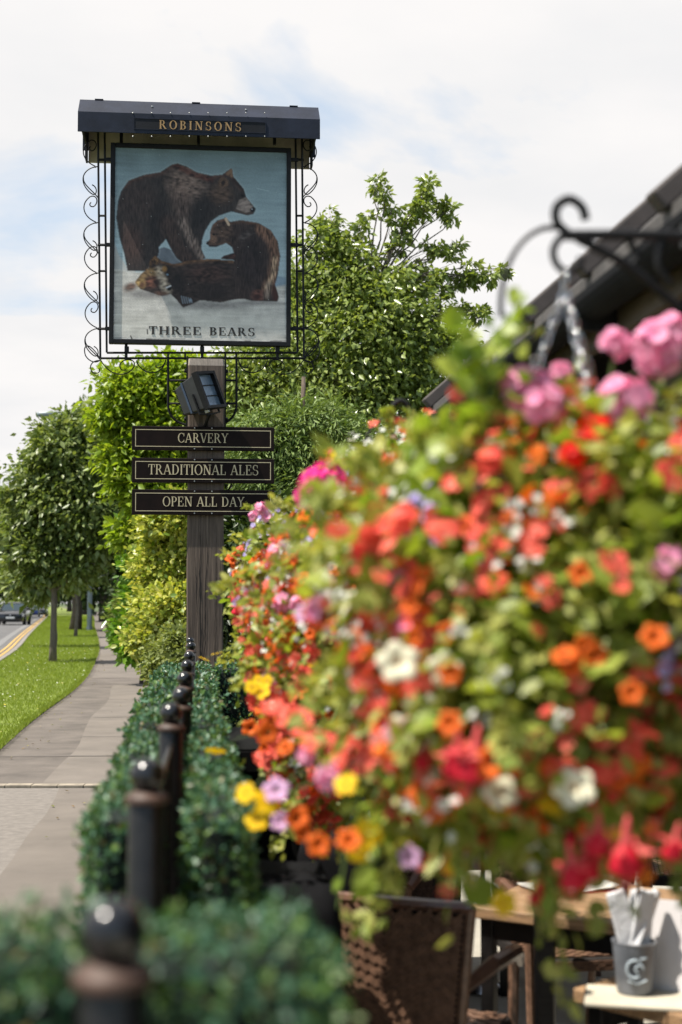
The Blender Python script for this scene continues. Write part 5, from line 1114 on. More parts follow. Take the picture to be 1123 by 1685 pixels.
def basket(label, yloc, ctr, rad, nbig, nsmall, kinds, special, seed, shoots=(), skew=0.0, hook_top=HZ - .052, xmax=2.0, small=()):
    """ctr: offset of the mass from under the hook; rad: (x, y, up, down)"""
    global RNG
    RNG = np.random.default_rng(seed); random.seed(seed)
    hook = row(HK[0], yloc, hook_top); t = thing('hanging_basket', label, 'hanging basket', hook, YAW, 'hanging flower baskets')
    rimz, rr = -.50, .17
    m = MB(); m.lathe([(0, rimz - .19), (.07, rimz - .18), (.13, rimz - .13), (.165, rimz - .05), (rr, rimz), (rr - .012, rimz), (.14, rimz - .04), (0, rimz - .045)], n=24); m.build('liner', M['coir'], t, smooth=True)
    m = MB(); m.tube([(rr * math.cos(a), rr * math.sin(a), rimz + .004) for a in np.linspace(0, 2 * math.pi, 25)[:-1]], .004, 6, closed=True); m.build('rim', M['black'], t)
    for k in range(3):
        a = R((168, 20, 285)[k]); e_ = Vector((rr * math.cos(a), rr * math.sin(a), rimz)); s = Vector((0, 0, -.035)); n = 26; m = MB(); d = (e_ - s); ln = d.length / n; dn = d.normalized(); o1 = dn.orthogonal().normalized(); o2 = dn.cross(o1)
        for i in range(n):
            c_ = s + d * (i + .5) / n; w_ = o1 if i % 2 else o2; m.tube([c_ + dn * ln * .72 * math.cos(q) + w_ * .0058 * math.sin(q) for q in np.linspace(0, 2 * math.pi, 11)[:-1]], .0019, 5, closed=True)
        m.build('chain', M['steel'], t, smooth=True)
    m = MB(); m.tube([(0, .014 * math.cos(q), -.02 + .016 * math.sin(q)) for q in np.linspace(0, 2 * math.pi, 15)[:-1]], .0025, 6, closed=True); m.build('ring', M['steel'], t, smooth=True)
    cc = np.array(ctr)
    def shell(n, k0, k1, low=-1.0, dirs=None):
        d = rnd_unit(n) if dirs is None else dirs; k = k0 + (k1 - k0) * RNG.random(n)
        rz = np.where(d[:, 2] > 0, rad[2], rad[3]); ph = np.arctan2(d[:, 1], d[:, 0])
        lump = 1 + .15 * np.sin(3 * ph + seed) * np.cos(4 * d[:, 2] + seed) + .06 * np.sin(7 * ph + 5 * d[:, 2] * 2 + seed)
        P = d * np.stack([np.full(n, rad[0]), np.full(n, rad[1]), rz], 1) * (k * lump)[:, None] + cc
        P[:, 0] += skew * d[:, 2]
        return P, d
    # foliage in clumps through the mass
    P1, D1 = shell(nbig, .45, 1.02); P2, D2 = shell(nsmall, .55, 1.08)
    cl = RNG.random(len(P2)); P2 += RNG.normal(size=P2.shape) * .012
    drop = RNG.random(len(P2)) < .05; P2[drop, 2] -= np.abs(RNG.normal(size=drop.sum())) * .07
    # loose sprigs growing out of the mass and bending over
    ns = 70; per_ = 34; sd_, sdir = shell(ns, .92, 1.0); ln_ = .05 + .11 * RNG.random(ns)
    kk = RNG.random((ns, per_)); SP = sd_[:, None] + sdir[:, None] * (ln_[:, None] * kk)[..., None]; SP[..., 2] += .02 * kk - .5 * ln_[:, None] * kk ** 2; SP = SP.reshape(-1, 3) + RNG.normal(size=(ns * per_, 3)) * .010
    P2 = np.concatenate([P2, SP]); D2 = np.concatenate([D2, np.repeat(sdir, per_, 0)]); nsmall = len(P2)
    A1 = D1 + RNG.normal(size=P1.shape) * .6; A1[:, 2] += .1; N1 = D1 + RNG.normal(size=P1.shape) * .5; N1[:, 2] += .7
    A2 = D2 + RNG.normal(size=P2.shape) * .8; A2[:, 2] -= .2; N2 = D2 * .6 + RNG.normal(size=P2.shape) * .6; N2[:, 2] += .6
    V1, F1 = scatter(*ROUND, P1, A1, N1, .042 * (.6 + .8 * RNG.random(nbig))); V2, F2 = scatter(*OVAL, P2, A2, N2, .027 * (.6 + .8 * RNG.random(nsmall)))
    fo = fastmesh('foliage', np.concatenate([V1, V2]), np.concatenate([F1, F2 + len(V1)]), [BG1, BG2], t)
    fo.data.polygons.foreach_set('material_index', np.concatenate([np.zeros(len(F1), np.int32), np.ones(len(F2), np.int32)]))
    # trailing stems hanging below and arching out
    m = MB(); TP = []
    for k in range(26):
        a = random.uniform(0, 6.28); r0 = rad[0] * random.uniform(.35, .85); s = Vector((cc[0] + r0 * math.cos(a), cc[1] + rad[1] / rad[0] * r0 * math.sin(a), cc[2] - rad[3] * random.uniform(.35, .6))); o_ = Vector((math.cos(a), math.sin(a), 0)) * random.uniform(.02, .10); L = random.uniform(.10, .26) * rad[3] / .4
        pts = [s, s + o_ * .7 + Vector((0, 0, -.25 * L)), s + o_ + Vector((0, 0, -.6 * L)), s + o_ * 1.05 + Vector((random.uniform(-.02, .02), 0, -L))]; m.tube(pts, .0018, 4)
        for q in range(9): i = random.uniform(0, 2.99); j = int(i); TP.append(pts[j].lerp(pts[j + 1], i - j))
    m.build('trailing_stem', M['sepal'], t)
    TP = np.array([tuple(p) for p in TP]); n = len(TP); V, F = scatter(*OVAL, TP, RNG.normal(size=(n, 3)) + [0, 0, -.6], RNG.normal(size=(n, 3)) + [0, 0, .6], .034 * (.6 + .8 * RNG.random(n))); fastmesh('trailing_leaf', V, F, BG1, t)
    m = MB(); TP = []
    for sx, sz, L in shoots:
        s0 = Vector((sx + cc[0] * 0, -.10, cc[2] + rad[2] * .6)); pts = [s0, s0 + Vector((-.01, 0, sz * .4)), s0 + Vector((.01, 0, sz * .75)), s0 + Vector((L, 0, sz))]; m.tube(pts, .003, 5)
        for q in range(60): i = random.uniform(0, 2.99); j = int(i); TP.append(pts[j].lerp(pts[j + 1], i - j) + Vector((random.gauss(0, .02), random.gauss(0, .02), random.gauss(0, .01))))
    if TP:
        m.build('climbing_stem', M['sepal'], t); TP = np.array([tuple(p) for p in TP]); n = len(TP); V, F = scatter(*ROUND, TP, RNG.normal(size=(n, 3)) + [0, -.3, .2], RNG.normal(size=(n, 3)) * .5 + [-.3, -.6, .6], .030 * (.6 + .8 * RNG.random(n))); fastmesh('climbing_leaf', V, F, BG1, t)
    def put(kind, p, d, s=1.0):
        nm, me = FL[kind]; o = bpy.data.objects.new(nm, me); C.objects.link(o); o.parent = t; o.location = p
        if kind == 'fuchsia': Mr = Euler((random.uniform(-.25, .25), random.uniform(-.25, .25), random.uniform(0, 6))).to_matrix()
        else: Mr = rmat(Vector(d) + Vector((random.gauss(0, .3), random.gauss(0, .3) - .15, random.gauss(0, .3) + .25)))
        o.rotation_euler = Mr.to_euler(); sc_ = s * FSZ.get(kind, 1) * random.uniform(.8, 1.2); o.scale = (sc_, sc_, sc_)
    for kind, n, zlo, zhi, s in kinds:
        got = 0; grp = None; left = 0
        while got < n:
            if left <= 0:
                d = rnd_unit(1)[0]
                if d[1] > .35 or d[0] > xmax or not (zlo <= d[2] <= zhi): continue
                grp = d; left = random.choice((1, 2, 2, 3, 4)) if kind in ('coral', 'trumpet', 'white', 'lilac', 'coral2') else 1
            dd = unit((grp + RNG.normal(size=3) * .10)[None]); p, _ = shell(1, 1.0, 1.10, dirs=dd); put(kind, tuple(p[0]), dd[0], s); got += 1; left -= 1
    # the many small blossoms between the big ones: nobody could count them
    BT = [(0, 0, .06)]; BF = []
    for q in range(5):
        a = q * 1.2566; c0 = len(BT); BT += [(.30 * math.cos(a - .5), .30 * math.sin(a - .5), .06), (.62 * math.cos(a - .38), .62 * math.sin(a - .38), .10 * (-1) ** q), (.62 * math.cos(a + .38), .62 * math.sin(a + .38), .04), (.30 * math.cos(a + .5), .30 * math.sin(a + .5), .06)]
        BF += [(0, c0, c0 + 1, c0 + 1), (0, c0 + 1, c0 + 2, c0 + 2), (0, c0 + 2, c0 + 3, c0 + 3)]
    BF = [f[:3] for f in BF]
    for nm, mt, cnt, sz in small:
        ctrs = rnd_unit(cnt // 6); ctrs = ctrs[(ctrs[:, 1] < .35) & (ctrs[:, 0] < xmax)]; idx = RNG.integers(0, len(ctrs), cnt)
        dd = unit(ctrs[idx] + RNG.normal(size=(cnt, 3)) * .09); P, _ = shell(cnt, 1.0, 1.12, dirs=dd); Nn = dd + RNG.normal(size=(cnt, 3)) * .45; Nn[:, 2] += .3
        V, F = scatter(BT, BF, P, RNG.normal(size=(cnt, 3)), Nn, sz * (.7 + .6 * RNG.random(cnt))); o = fastmesh(nm, V, F, mt, t); o['kind'] = 'stuff'
    inv = Matrix.Rotation(-YAW, 3, 'Z')
    for kind, px, py, Yw, s, *dv in special:
        p = inv @ (at(px, py, Yw) - hook); put(kind, p, dv[0] if dv else (-.2, -1, .3), s)
        if kind in ('pink', 'red', 'magenta'):
            m = MB(); e_ = Vector(cc) + (p - Vector(cc)) * .55; m.tube([p - Vector((0, 0, .01)), p.lerp(e_, .4) - Vector((0, 0, .03)), e_], .0028, 5); m.build('flower_stalk', M['sepal'], t)
        elif kind == 'yellow':
            m = MB(); e_ = Vector(cc) + (p - Vector(cc)) * .8; m.tube([p, p.lerp(e_, .5) + Vector((0, .01, .01)), e_], .0008, 4); m.build('flower_stalk', M['sepal'], t)
    return t
KA = [('trumpet', 90, -.85, .55, 1.0), ('coral', 98, -.9, .75, 1.15), ('coral2', 34, -.6, .6, 1.05), ('white', 90, -.5, .8, 1.0), ('lilac', 10, -.2, .7, 1.0), ('yellow', 8, -.9, -.4, 1.0), ('cream', 5, -.7, .2, 1.0), ('fuchsia', 12, -.95, -.35, 1.2), ('bud', 10, -.6, .4, 1.2)]
SA = [('coral', 455, 1165, 2.6, 1.2), ('trumpet', 440, 1205, 2.6, 1.2), ('trumpet', 470, 1230, 2.5, 1.1), ('coral', 520, 1215, 2.3, 1.2), ('coral', 500, 1180, 2.4, 1.2), ('bud', 505, 1240, 2.3, 1.0), ('bud', 540, 1278, 2.2, 1.2), ('trumpet', 490, 1345, 2.3, 1.1), ('trumpet', 500, 1370, 2.3, 1.0), ('coral', 560, 1240, 2.2, 1.3), ('coral', 600, 1250, 2.1, 1.3), ('pink', 1085, 575, 2.12, 1.35), ('pink', 1112, 545, 2.3, 1.1), ('pink', 1012, 567, 2.15, .8), ('pink', 865, 645, 2.1, 1.05), ('pink', 893, 668, 2.06, .8), ('pink', 922, 618, 2.25, .75), ('pink', 1030, 660, 2.1, 1.0), ('pink', 948, 668, 2.1, .6), ('red', 985, 718, 2.0, 1.25), ('red', 945, 748, 1.98, .8), ('coral2', 995, 800, 1.95, .8), ('coral2', 818, 765, 2.0, 1.1), ('coral2', 770, 672, 2.1, 1.0), ('coral2', 596, 885, 2.0, 1.5), ('coral2', 672, 865, 1.95, 1.2),
      ('cream', 655, 1090, 1.86, 1.1), ('cream', 945, 1296, 1.84, 1.05), ('cream', 822, 1302, 1.86, .85), ('fuchsia', 985, 1365, 1.86, 1.5), ('fuchsia', 1030, 1385, 1.84, 1.7), ('fuchsia', 940, 1420, 1.86, 1.7), ('fuchsia', 965, 1405, 1.9, 1.5), ('fuchsia', 752, 1235, 1.86, 1.4), ('fuchsia', 782, 1235, 1.85, 1.6), ('fuchsia', 1112, 1380, 1.86, 1.4),
      ('yellow', 405, 1305, 2.35, 1.0), ('yellow', 440, 1318, 2.3, 1.15), ('yellow', 422, 1350, 2.35, .9), ('yellow', 570, 1290, 2.1, .95), ('yellow', 606, 1372, 2.1, 1.0), ('yellow', 590, 1400, 2.1, 1.0), ('yellow', 830, 1486, 2.0, 1.15), ('yellow', 748, 1425, 2.1, .8), ('yellow', 355, 1237, 3.3, 1.3, (.1, .2, 1)), ('mauve', 455, 1300, 2.3, 1.0), ('mauve', 462, 1352, 2.35, .8), ('mauve', 675, 1410, 2.1, 1.0), ('mauve', 500, 1010, 2.4, 1.0), ('trumpet', 575, 1382, 2.0, 1.15), ('trumpet', 525, 1390, 2.1, 1.0), ('trumpet', 805, 1255, 1.83, 1.3), ('trumpet', 840, 1258, 1.83, 1.2), ('trumpet', 1040, 1140, 1.82, 1.2), ('trumpet', 740, 1190, 1.83, 1.2), ('trumpet', 1078, 1048, 1.82, 1.1), ('white', 752, 1040, 1.82, 1.0)]
basket('biggest nearest hanging basket overflowing with pink, coral and orange flowers', HK[1], (-.015, .02, -.545), (.325, .33, .30, .37), 3000, 10000, KA, SA, 11, [(-.135, .27, .02), (-.15, .21, -.02), (-.18, .12, -.03)], .04, small=[('coral_blossom', F_COR, 340, .022), ('white_blossom', F_WH, 240, .013), ('orange_blossom', F_OR, 200, .021)])
KB = [('trumpet', 98, -.9, .6, 1.1), ('coral', 98, -.9, .75, 1.2), ('coral2', 20, -.7, .6, 1.0), ('white', 80, -.5, .9, 1.1), ('lilac', 34, -.1, .9, 1.1), ('yellow', 6, -.8, -.2, 1.0), ('mauve', 4, -.5, .4, 1), ('bud', 12, -.6, .4, 1.3)]
SBk = [('magenta', 512, 816, 3.5, .8), ('magenta', 530, 800, 3.5, .9), ('magenta', 546, 808, 3.5, .8), ('magenta', 503, 828, 3.6, .4), ('yellow', 415, 1130, 3.75, 1.0), ('yellow', 432, 1137, 3.75, 1.1), ('yellow', 440, 1120, 3.8, 1.0), ('yellow', 425, 1118, 3.8, .8), ('trumpet', 432, 1165, 3.75, 1.5), ('trumpet', 445, 1185, 3.75, 1.4), ('trumpet', 412, 1198, 3.8, 1.5), ('yellow', 336, 1085, 5.0, 1.2, (.2, .1, 1)), ('yellow', 358, 1076, 5.0, 1.1, (0, 0, 1)), ('coral2', 540, 755, 3.9, .9), ('pink', 505, 1250, 3.6, .6), ('pink', 540, 1278, 3.6, .7), ('yellow', 530, 772, 4.0, 1.0), ('yellow', 542, 748, 4.0, 1.0)]
basket('middle hanging basket with magenta geranium, half hidden behind the biggest one', HK[1] + 1.9, (-.01, 0, -.46), (.36, .34, .43, .60), 3000, 9500, KB, SBk, 12, [(-.05, .16, .02), (-.10, .15, -.02), (-.15, .10, -.04), (.02, .17, .02)], .12, HZ - .102, .05, small=[('coral_blossom', F_COR, 340, .024), ('white_blossom', F_WH, 220, .016), ('orange_blossom', F_OR, 200, .024)])
KC = [('trumpet', 90, -.8, .6, 1.2), ('coral', 80, -.8, .6, 1.2), ('white', 90, -.4, .9, 1.3), ('lilac', 30, .0, .95, 1.3), ('fuchsia', 10, -.9, .2, 1.2)]
SCk = [('pink', 431, 838, 5.7, 1.0), ('bud', 418, 850, 5.7, 1.2), ('bud', 440, 852, 5.7, 1.2), ('coral2', 448, 900, 5.6, 1.3), ('coral2', 462, 908, 5.6, 1.3), ('trumpet', 470, 872, 5.6, 1.4), ('trumpet', 435, 922, 5.6, 1.5), ('trumpet', 403, 945, 5.65, 1.6), ('trumpet', 417, 942, 5.65, 1.5), ('trumpet', 464, 912, 5.6, 1.5), ('fuchsia', 384, 980, 5.7, 1.5), ('fuchsia', 392, 998, 5.7, 1.5), ('fuchsia', 412, 1030, 5.7, 1.4), ('trumpet', 435, 1005, 5.6, 1.4)]
basket('farthest hanging basket, in sharpest focus beside the oak post', HK[1] + 3.8, (-.06, 0, -.46), (.36, .36, .30, .50), 1800, 6500, KC, SCk, 13)

# ------------------------------------------------------------------ terrace furniture
RAT = mat('rattan', (.20, .112, .072), .38, var=.35, scale=40, spec=.6); RATD = mat('rattan_gap', (.012, .007, .005), .8); RATA = mat('rattan_arm', (.17, .085, .055), .30, var=.25, scale=18, coat=.3)
def make_chair(label, pos, rz, Wd=.46):
    t = thing('rattan_chair', label, 'chair', (pos[0], pos[1], TZ), rz, 'rattan chairs on the terrace')
    hw = Wd / 2; cv = lambda x: -.24 - .012 * (1 - (x / hw) ** 2)                                     # curve of the back
    lean = lambda z: -.03 * (z - .42) / .45
    m = MB(); vs = []; xs = np.linspace(-hw + .02, hw - .02, 9); zs = np.linspace(.40, .85, 5)
    for z in zs: vs += [(x, cv(x) + lean(z) + .004, z) for x in xs]
    nb = len(vs); vs += [(x, y + .018, z) for x, y, z in vs]; fs = []
    for i in range(4):
        for j in range(8): a = i * 9 + j; fs += [(a, a + 1, a + 10, a + 9), (nb + a + 9, nb + a + 10, nb + a + 1, nb + a)]
    tap = lambda x, z: x * (.78 + .22 * min(1, max(0, (z - .40) / .45)))
    vs = [(tap(x, z), y, z) for x, y, z in vs]; m.add(vs, fs); bko = m.build('backrest', RATD, t)
    m = MB()
    for sd in (-1, 1):
        off = -.012 if sd < 0 else .034
        for i in range(-14, 28):
            for j in range(16):
                x = -hw + .02 + (Wd - .04) * (j + .5) / 16; z = .42 + i * .0172 + abs(x) * .85
                if not .415 < z < .85: continue
                ang = math.atan(.85) * (1 if x > 0 else -1); m.box((tap(x, z), cv(x) + lean(z) + off - .0035 * ((i + j) % 2) * (-sd) * -1, z), ((Wd - .04) / 16 * 1.28, .006, .0115), Matrix.Rotation(-ang, 3, 'Y'))
    m.build('weave', RAT, bko)
    m = MB(); m.tube([(x, cv(x) + lean(.865) + .010, .865) for x in np.linspace(-hw, hw, 9)], .019, 8); m.build('top_rail', RATA, bko)
    for s in (-1, 1):
        m = MB(); m.tube([(s * (hw - .005), cv(hw) + lean(.86) + .010, .865), (tap(s * hw, .6), cv(hw) + lean(.6), .6), (tap(s * hw, .4), cv(hw) + .01, .40)], .017, 8); m.build('side_rail', RAT, bko)
        m = MB(); m.tube([(s * hw * .88, -.25, .63), (s * (hw + .0), -.05, .655), (s * (hw + .015), .16, .65), (s * (hw + .005), .235, .60)], [.018, .026, .026, .018], 8); m.build('arm', RATA, t)
        m = MB(); m.tube([(s * (hw - .01), .225, .60), (s * (hw - .02), .225, .0)], [.018, .015], 8); m.build('leg', RAT, t)
        m = MB(); m.tube([(s * (hw - .005), -.235, .42), (s * (hw - .02), -.29, .0)], [.018, .015], 8); m.build('leg', RAT, t)
    m = MB(); m.span((-hw + .015, -.235, .38), (hw - .015, .235, .43)); se = m.build('seat', RATD, t, bevel=.012)
    m = MB()
    for i in range(20):
        for j in range(14): m.box((-hw + .03 + (Wd - .06) * (j + .5) / 14, -.215 + .43 * (i + .5) / 20, .433 + .003 * ((i + j) % 2)), ((Wd - .06) / 14 * 1.1, .016, .005))
    for i in range(3):
        for j in range(14): m.box((-hw + .03 + (Wd - .06) * (j + .5) / 14, .238 + .002 * ((i + j) % 2), .392 + .013 * i), ((Wd - .06) / 14 * 1.1, .005, .011))
    m.build('weave', RAT, se)
    return t
def xy(px, py, z): q = at(px, py, 10) - Vector((0, 0, CAMZ)); q = q * ((z - CAMZ) / q.z); return q.x, q.y
q = xy(650, 1490, TZ + .86); make_chair('woven brown rattan chair with its back to the camera at bottom', (q[0] + .075, q[1] + .28), R(-22), .53)
q = xy(645, 1415, TZ + .86); make_chair('rattan chair with open back beyond the front chair', (-.02 + .22, 6.15), R(150), .44)
make_chair('rattan chair half hidden behind the middle wooden table', (.86, 5.60), R(-170), .44)
make_chair('rattan chair right of the middle table, its back to the pub wall', (1.42, 5.05), R(100), .44)
make_chair('rattan chair pulled up to the far end table, facing the camera', (1.10, 7.55), R(185), .44)
make_chair('rattan chair at the far end table with its back to the camera', (1.05, 6.55), R(10), .44)
make_chair('rattan chair turned sideways at the far end of the terrace', (1.75, 7.15), R(80), .44)
TW = mat('table_wood', (.36, .215, .11), .55, var=.35, scale=5, bump=.25, stretch=(1.5, 18, 18)); TWs = mat('table_glass_sky_tint', (.055, .085, .12), .18, var=.15, scale=6)  # dark glass top, its sky reflection put into the blue base colour
def make_table(label, c_, rz, sx, sy, top, h=.74, th=.036):
    t = thing('table', label, 'table', (c_[0], c_[1], TZ), rz, 'tables on the terrace'); n = 5
    m = MB()
    for i in range(n): w_ = sy / n; m.span((-sx / 2, -sy / 2 + i * w_ + .002, h - th + (i % 2) * .0006), (sx / 2, -sy / 2 + (i + 1) * w_ - .002, h + (i % 2) * .0006))
    m.build('tabletop', top, t, bevel=.004)
    for a in (-1, 1):
        for b in (-1, 1): m = MB(); m.span((a * (sx / 2 - .05) - .022, b * (sy / 2 - .05) - .022, 0), (a * (sx / 2 - .05) + .022, b * (sy / 2 - .05) + .022, h - th - .001)); m.build('leg', M['post_black'], t, bevel=.004)
    for b in (-1, 1): m = MB(); m.span((-sx / 2 + .075, b * (sy / 2 - .05) - .012, h - th - .07), (sx / 2 - .075, b * (sy / 2 - .05) + .012, h - th - .002)); m.build('apron', M['post_black'], t)
    return t
TZT = TZ + .74
make_table('middle wooden table with scattered menus behind the red fuchsias', (.84, 4.92), R(-30), .60, .62, TW)
make_table('nearest wooden table in the bottom corner carrying the cutlery pot', (1.13, 3.78), R(42), .74, .74, TW)
make_table('farther wooden table with a sauce bottle, seen through the flowers', (.60, 6.75), R(-10), .46, .6, TW)
make_table('wooden table at the far end of the terrace under the chalkboard', (1.15, 7.05), R(5), .62, .62, TW)
make_table('dark table with painted-in sky tint behind the open-backed chair', (.25, 6.75), R(5), .60, .55, TWs)
# things on the tables
def on(px, py, z=TZT): a = xy(px, py, z); return Vector((a[0], a[1], z))
p = on(1045, 1640); t = thing('cutlery_pot', 'patterned cutlery pot stuffed with white napkins on the nearest table', 'cutlery pot', p + Vector((0, 0, .012)), 0)
m = MB(); m.lathe([(.042, 0), (.046, .004), (.056, .125), (.058, .13), (.052, .13), (.042, .01)], n=24); pot = m.build('pot', [mat('pot_grey', (.16, .17, .19), .35, var=.3, scale=14)], t, smooth=False)
m = MB(); m.tube([(-.010 + .020 * math.cos(a), -.054 + .004 * abs(math.cos(a)), .070 + .022 * math.sin(a)) for a in np.linspace(.4, 5.4, 16)], .0035, 5); m.tube([(.004, -.053, .095), (.022, -.049, .098)], .003, 5); m.tube([(.002 + .010 * math.cos(a), -.0535, .070 + .010 * math.sin(a)) for a in np.linspace(0, 4.4, 10)], .003, 5); m.tube([(-.026, -.048, .04), (-.005, -.053, .034), (.02, -.05, .042)], .0025, 5); m.build('emblem', mat('pale_blue', (.52, .60, .66), .5), pot)
NAP = mat('napkin', (.78, .77, .78), .85, var=.05, scale=20, bump=.3)
for k, (dx_, dy_, a) in enumerate(((-.026, -.012, -.30), (.018, -.008, .12), (.0, .02, .02), (.034, .012, .35))):
    m = MB(); m.box((dx_, dy_, .175), (.066, .024, .17), Euler((.1 * k, a, .4 * k)), .72); m.build('napkin', NAP, t, bevel=.005)
for k in range(5):
    m = MB(); a = k * 1.25; e_ = Vector((.03 * math.cos(a), .03 * math.sin(a), .24 + .012 * k)); m.tube([(.012 * math.cos(a), .012 * math.sin(a), .05), e_ * .8 + Vector((0, 0, .02)), e_], [.003, .0035, .007], 6); m.build('fork', M['steel'], t)
p = on(1045, 1650); t = thing('serving_board', 'pale serving board under the cutlery pot', 'board', p + Vector((0.02, 0.02, .0)), R(-12)); m = MB(); m.span((-.14, -.09, .0005), (.14, .09, .0115)); m.build('board', mat('pale_board', (.62, .56, .44), .6, var=.15, scale=6), t, bevel=.004); m = MB(); m.span((-.142, -.093, .0005), (-.1405, .093, .0125)); m.build('rim', M['post_black'], t)
p = on(1118, 1640); t = thing('menu_card', 'tall folded white menu card standing at the right edge', 'menu', p + Vector((.03, .05, .0)), R(-25)); NP2 = mat('menu_paper', (.66, .63, .63), .7, var=.06, scale=10)
for s in (-1, 1): m = MB(); m.box((.0, s * .030, .115), (.17, .003, .235), Euler((s * .24, 0, 0))); m.build('page', NP2, t)
p = on(935, 1462); t = thing('menu_card', 'open red-edged menu lying on the middle table', 'menu', p, R(20))
m = MB(); m.box((-.075, 0, .006), (.15, .2, .003), Euler((0, .05, 0))); m.box((.077, 0, .010), (.15, .2, .003), Euler((0, -.10, 0))); m.build('page', mat('menu_print', (.62, .60, .55), .6, var=.5, scale=26), t); m = MB(); m.span((-.155, -.106, .0008), (.155, -.1005, .004)); m.build('cover_edge', mat('menu_red', (.35, .02, .02), .5), t)
p = on(772, 1372); t = thing('sauce_bottle', 'small sauce bottle with red band and pale top', 'bottle', p, 0)
m = MB(); m.lathe([(.03, 0), (.032, .004), (.032, .085), (.018, .11), (.012, .135), (.012, .15)], n=18); bt_ = m.build('bottle', mat('sauce_brown', (.40, .18, .07), .15), t); m = MB(); m.lathe([(.0335, .03), (.0335, .075)], n=18); m.build('label', mat('label_red', (.55, .04, .015), .5), bt_); m = MB(); m.lathe([(.016, .136), (.02, .15), (.018, .18), (0, .187)], n=14); m.build('cap', mat('cap_cream', (.62, .52, .36), .5), t)
p = on(800, 1392); t = thing('glass_jar', 'clear glass jar beside the sauce bottle', 'jar', p, 0); m = MB(); m.lathe([(.0, .002), (.035, .0), (.042, .02), (.042, .06), (.030, .085), (.03, .095), (.027, .095), (.027, .085), (.038, .06), (.037, .02), (0, .01)], n=18); m.build('jar', mat('jar_glass', (.35, .37, .37), .06, spec=.9, metal=.25), t, smooth=True)
p = on(895, 1385); t = thing('napkin_holder', 'white crumpled paper napkin standing among the hanging leaves', 'napkin', (p.x, p.y, TZT), .3); m = MB()
for k in range(6): m.box((random.uniform(-.03, .03), random.uniform(-.02, .02), .06 + .012 * k), (.07, .004, .1), Euler((random.uniform(-.5, .5), random.uniform(-.5, .5), random.uniform(0, 3))), .6)
m.build('napkin', NAP, t)
p = xy(800, 1640, TZ); t = thing('metal_stand', 'thin chrome stand with conical foot on the sunlit paving', 'stand', (p[0], p[1] + .1, TZ), 0); m = MB(); m.lathe([(.11, 0), (.105, .012), (.05, .06), (.016, .11), (.011, .14), (.011, .70)], n=24); m.build('stem', M['steel'], t, smooth=True); m = MB(); m.lathe([(0, .701), (.16, .701), (.16, .72), (0, .722)], n=28); m.build('top_plate', M['post_black'], t)
# black cover draped over stacked furniture beside the hedges
BLK = mat('black_cloth', (.007, .007, .008), .9, var=.35, scale=5, bump=.3, bscale=14, spec=.12)
def cover(label, c_, rz, sx, sy, h):
    t = thing('furniture_cover', label, 'cover', (c_[0], c_[1], TZ), rz); n = 64; rows_ = 12; vs = []
    for i in range(rows_ + 1):
        k = i / rows_; z = h * (1 - k)
        for j in range(n):
            a = 2 * math.pi * j / n; e_ = 6; r_ = 1 / (abs(math.cos(a)) ** e_ + abs(math.sin(a)) ** e_) ** (1 / e_)
            f = 1 + (.05 + .16 * k) * .5 * math.sin(11 * a + 2 * math.sin(3 * a)) * min(1, k * 1.5) + .08 * k - (.10 if i == 0 else 0); vs.append((sx / 2 * r_ * f * math.cos(a), sy / 2 * r_ * f * math.sin(a), z + (.012 * math.sin(5 * a) if i < 2 else 0)))
    m = MB(); fs = [(i * n + j, (i + 1) * n + j, (i + 1) * n + (j + 1) % n, i * n + (j + 1) % n) for i in range(rows_) for j in range(n)] + [tuple(range(n))]; m.add(vs, fs); m.build('cloth', BLK, t, smooth=True); return t
cover('black cloth cover hanging in folds over stacked furniture beside the hedge', (-.155, 4.0), YAW + .1, .25, .50, 1.0)
cover('smaller black cloth cover leaning behind the folded one near the rattan chair', (.02, 5.1), YAW - .3, .30, .36, .95)
q = row(.36, 6.4); t = thing('slatted_planter', 'black slatted planter box behind the hedge blocks', 'planter', (q.x, q.y, TZ), YAW)
m = MB(); m.span((-.22, -.5, 0), (.22, .5, 1.12)); m.build('box', M['trough'], t)
m = MB()
for k in range(11): m.span((-.215 + k * .039, -.512, .02), (-.19 + k * .039, -.501, 1.06))
m.build('slat', M['trough'], t); m = MB(); m.span((-.24, -.53, 1.06), (.24, -.513, 1.14)); m.span((-.24, -.513, 1.121), (.24, .52, 1.15)); m.build('rim', M['trough'], t)

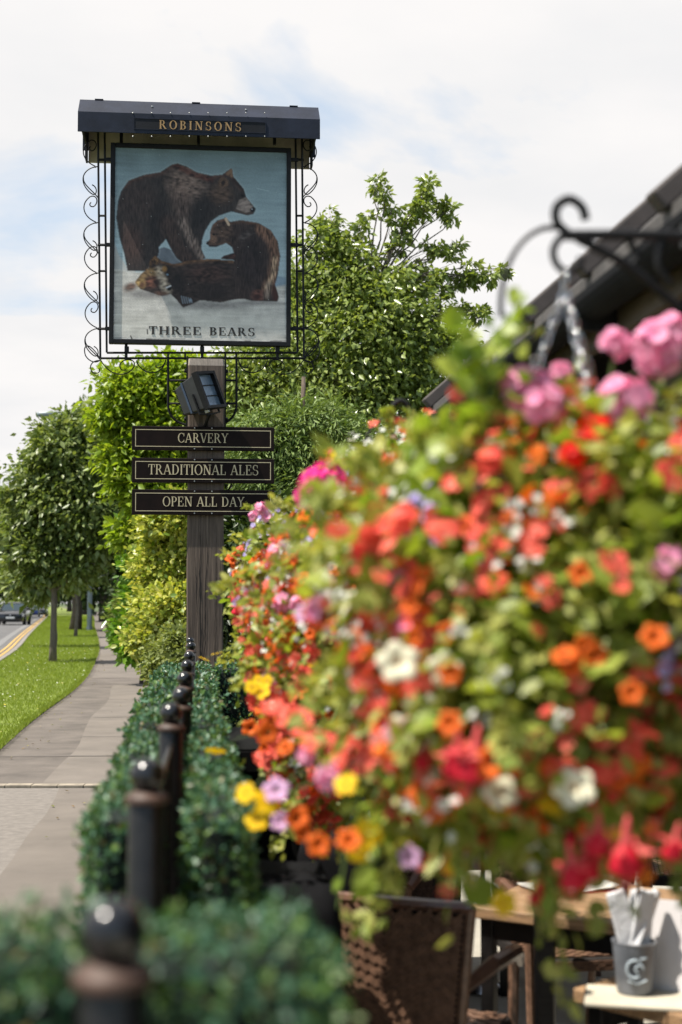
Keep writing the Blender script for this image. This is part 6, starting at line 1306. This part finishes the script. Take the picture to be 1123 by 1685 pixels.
# dark fence added to darken the bright far end of the terrace
p = row(.95, 9.32, TZ); t = thing('added_terrace_fence', 'added dark board fence darkening the far end of the terrace', 'fence', p, YAW)
m = MB()
for k in range(46): m.box((.08 + k * .165, random.uniform(-.004, .004), .85), (.155, .022, 1.7))
m.build('board_panel', DARKWOOD, t)
m = MB(); m.span((0, -.04, 1.702), (7.6, .04, 1.75)); m.build('capping', DARKWOOD, t)
for k in range(5): m = MB(); m.span((k * 1.85, .014, 0), (k * 1.85 + .1, .10, 1.70)); m.build('fence_post', DARKWOOD, t)
# litter nobody could count: fallen leaves along the path edges, daisies in the grass
RNG = np.random.default_rng(5); n = 420; y = 5 + 32 * RNG.random(n) ** 1.3; e_ = RNG.random(n)
xl = np.array([eL(v) for v in y]); xr = np.array([eR(v) for v in y]); k = np.where(e_ < .45, RNG.random(n) ** 2 * .25, np.where(e_ < .85, 1 - RNG.random(n) ** 2 * .2, RNG.random(n)))
P = np.stack([xl + (xr - xl) * k, y, np.full(n, .012)], 1); A = RNG.normal(size=(n, 3)); A[:, 2] *= .15; Nn = RNG.normal(size=(n, 3)) * .25; Nn[:, 2] += 1
V, F = scatter(*LEAF, P, A, Nn, .035 * (.5 + RNG.random(n))); tag(fastmesh('fallen_leaves', V, F, leafmat('dry_leaf', [(.16, .10, .04), (.10, .07, .03), (.20, .17, .05), (.09, .11, .03)], .15)), 'dry fallen leaves scattered along the edges of the footpath', 'leaves', kind='stuff')
n = 260; y = 11 + 40 * RNG.random(n) ** 1.2; kl = np.array([eK(v) for v in y]); xl = np.array([eL(v) for v in y]); P = np.stack([kl + (xl - kl) * RNG.random(n), y, .055 + .01 * RNG.random(n)], 1)
A = RNG.normal(size=(n, 3)); A[:, 2] *= .1; V, F = scatter([(0, 0, 0)] + [(.5 * math.cos(a), .5 * math.sin(a), .05) for a in np.linspace(0, 2 * math.pi, 8)[:-1]], [(0, q, q % 7 + 1) for q in range(1, 8)], P, A, np.tile([0, -.3, 1.0], (n, 1)), .030 * (.6 + .6 * RNG.random(n)))
tag(fastmesh('daisies', V, F, leafmat('daisy', [(.7, .7, .65), (.75, .75, .7), (.75, .55, .03)], .2)), 'tiny white and yellow wildflowers dotted over the grass verge', 'wildflowers', kind='stuff')
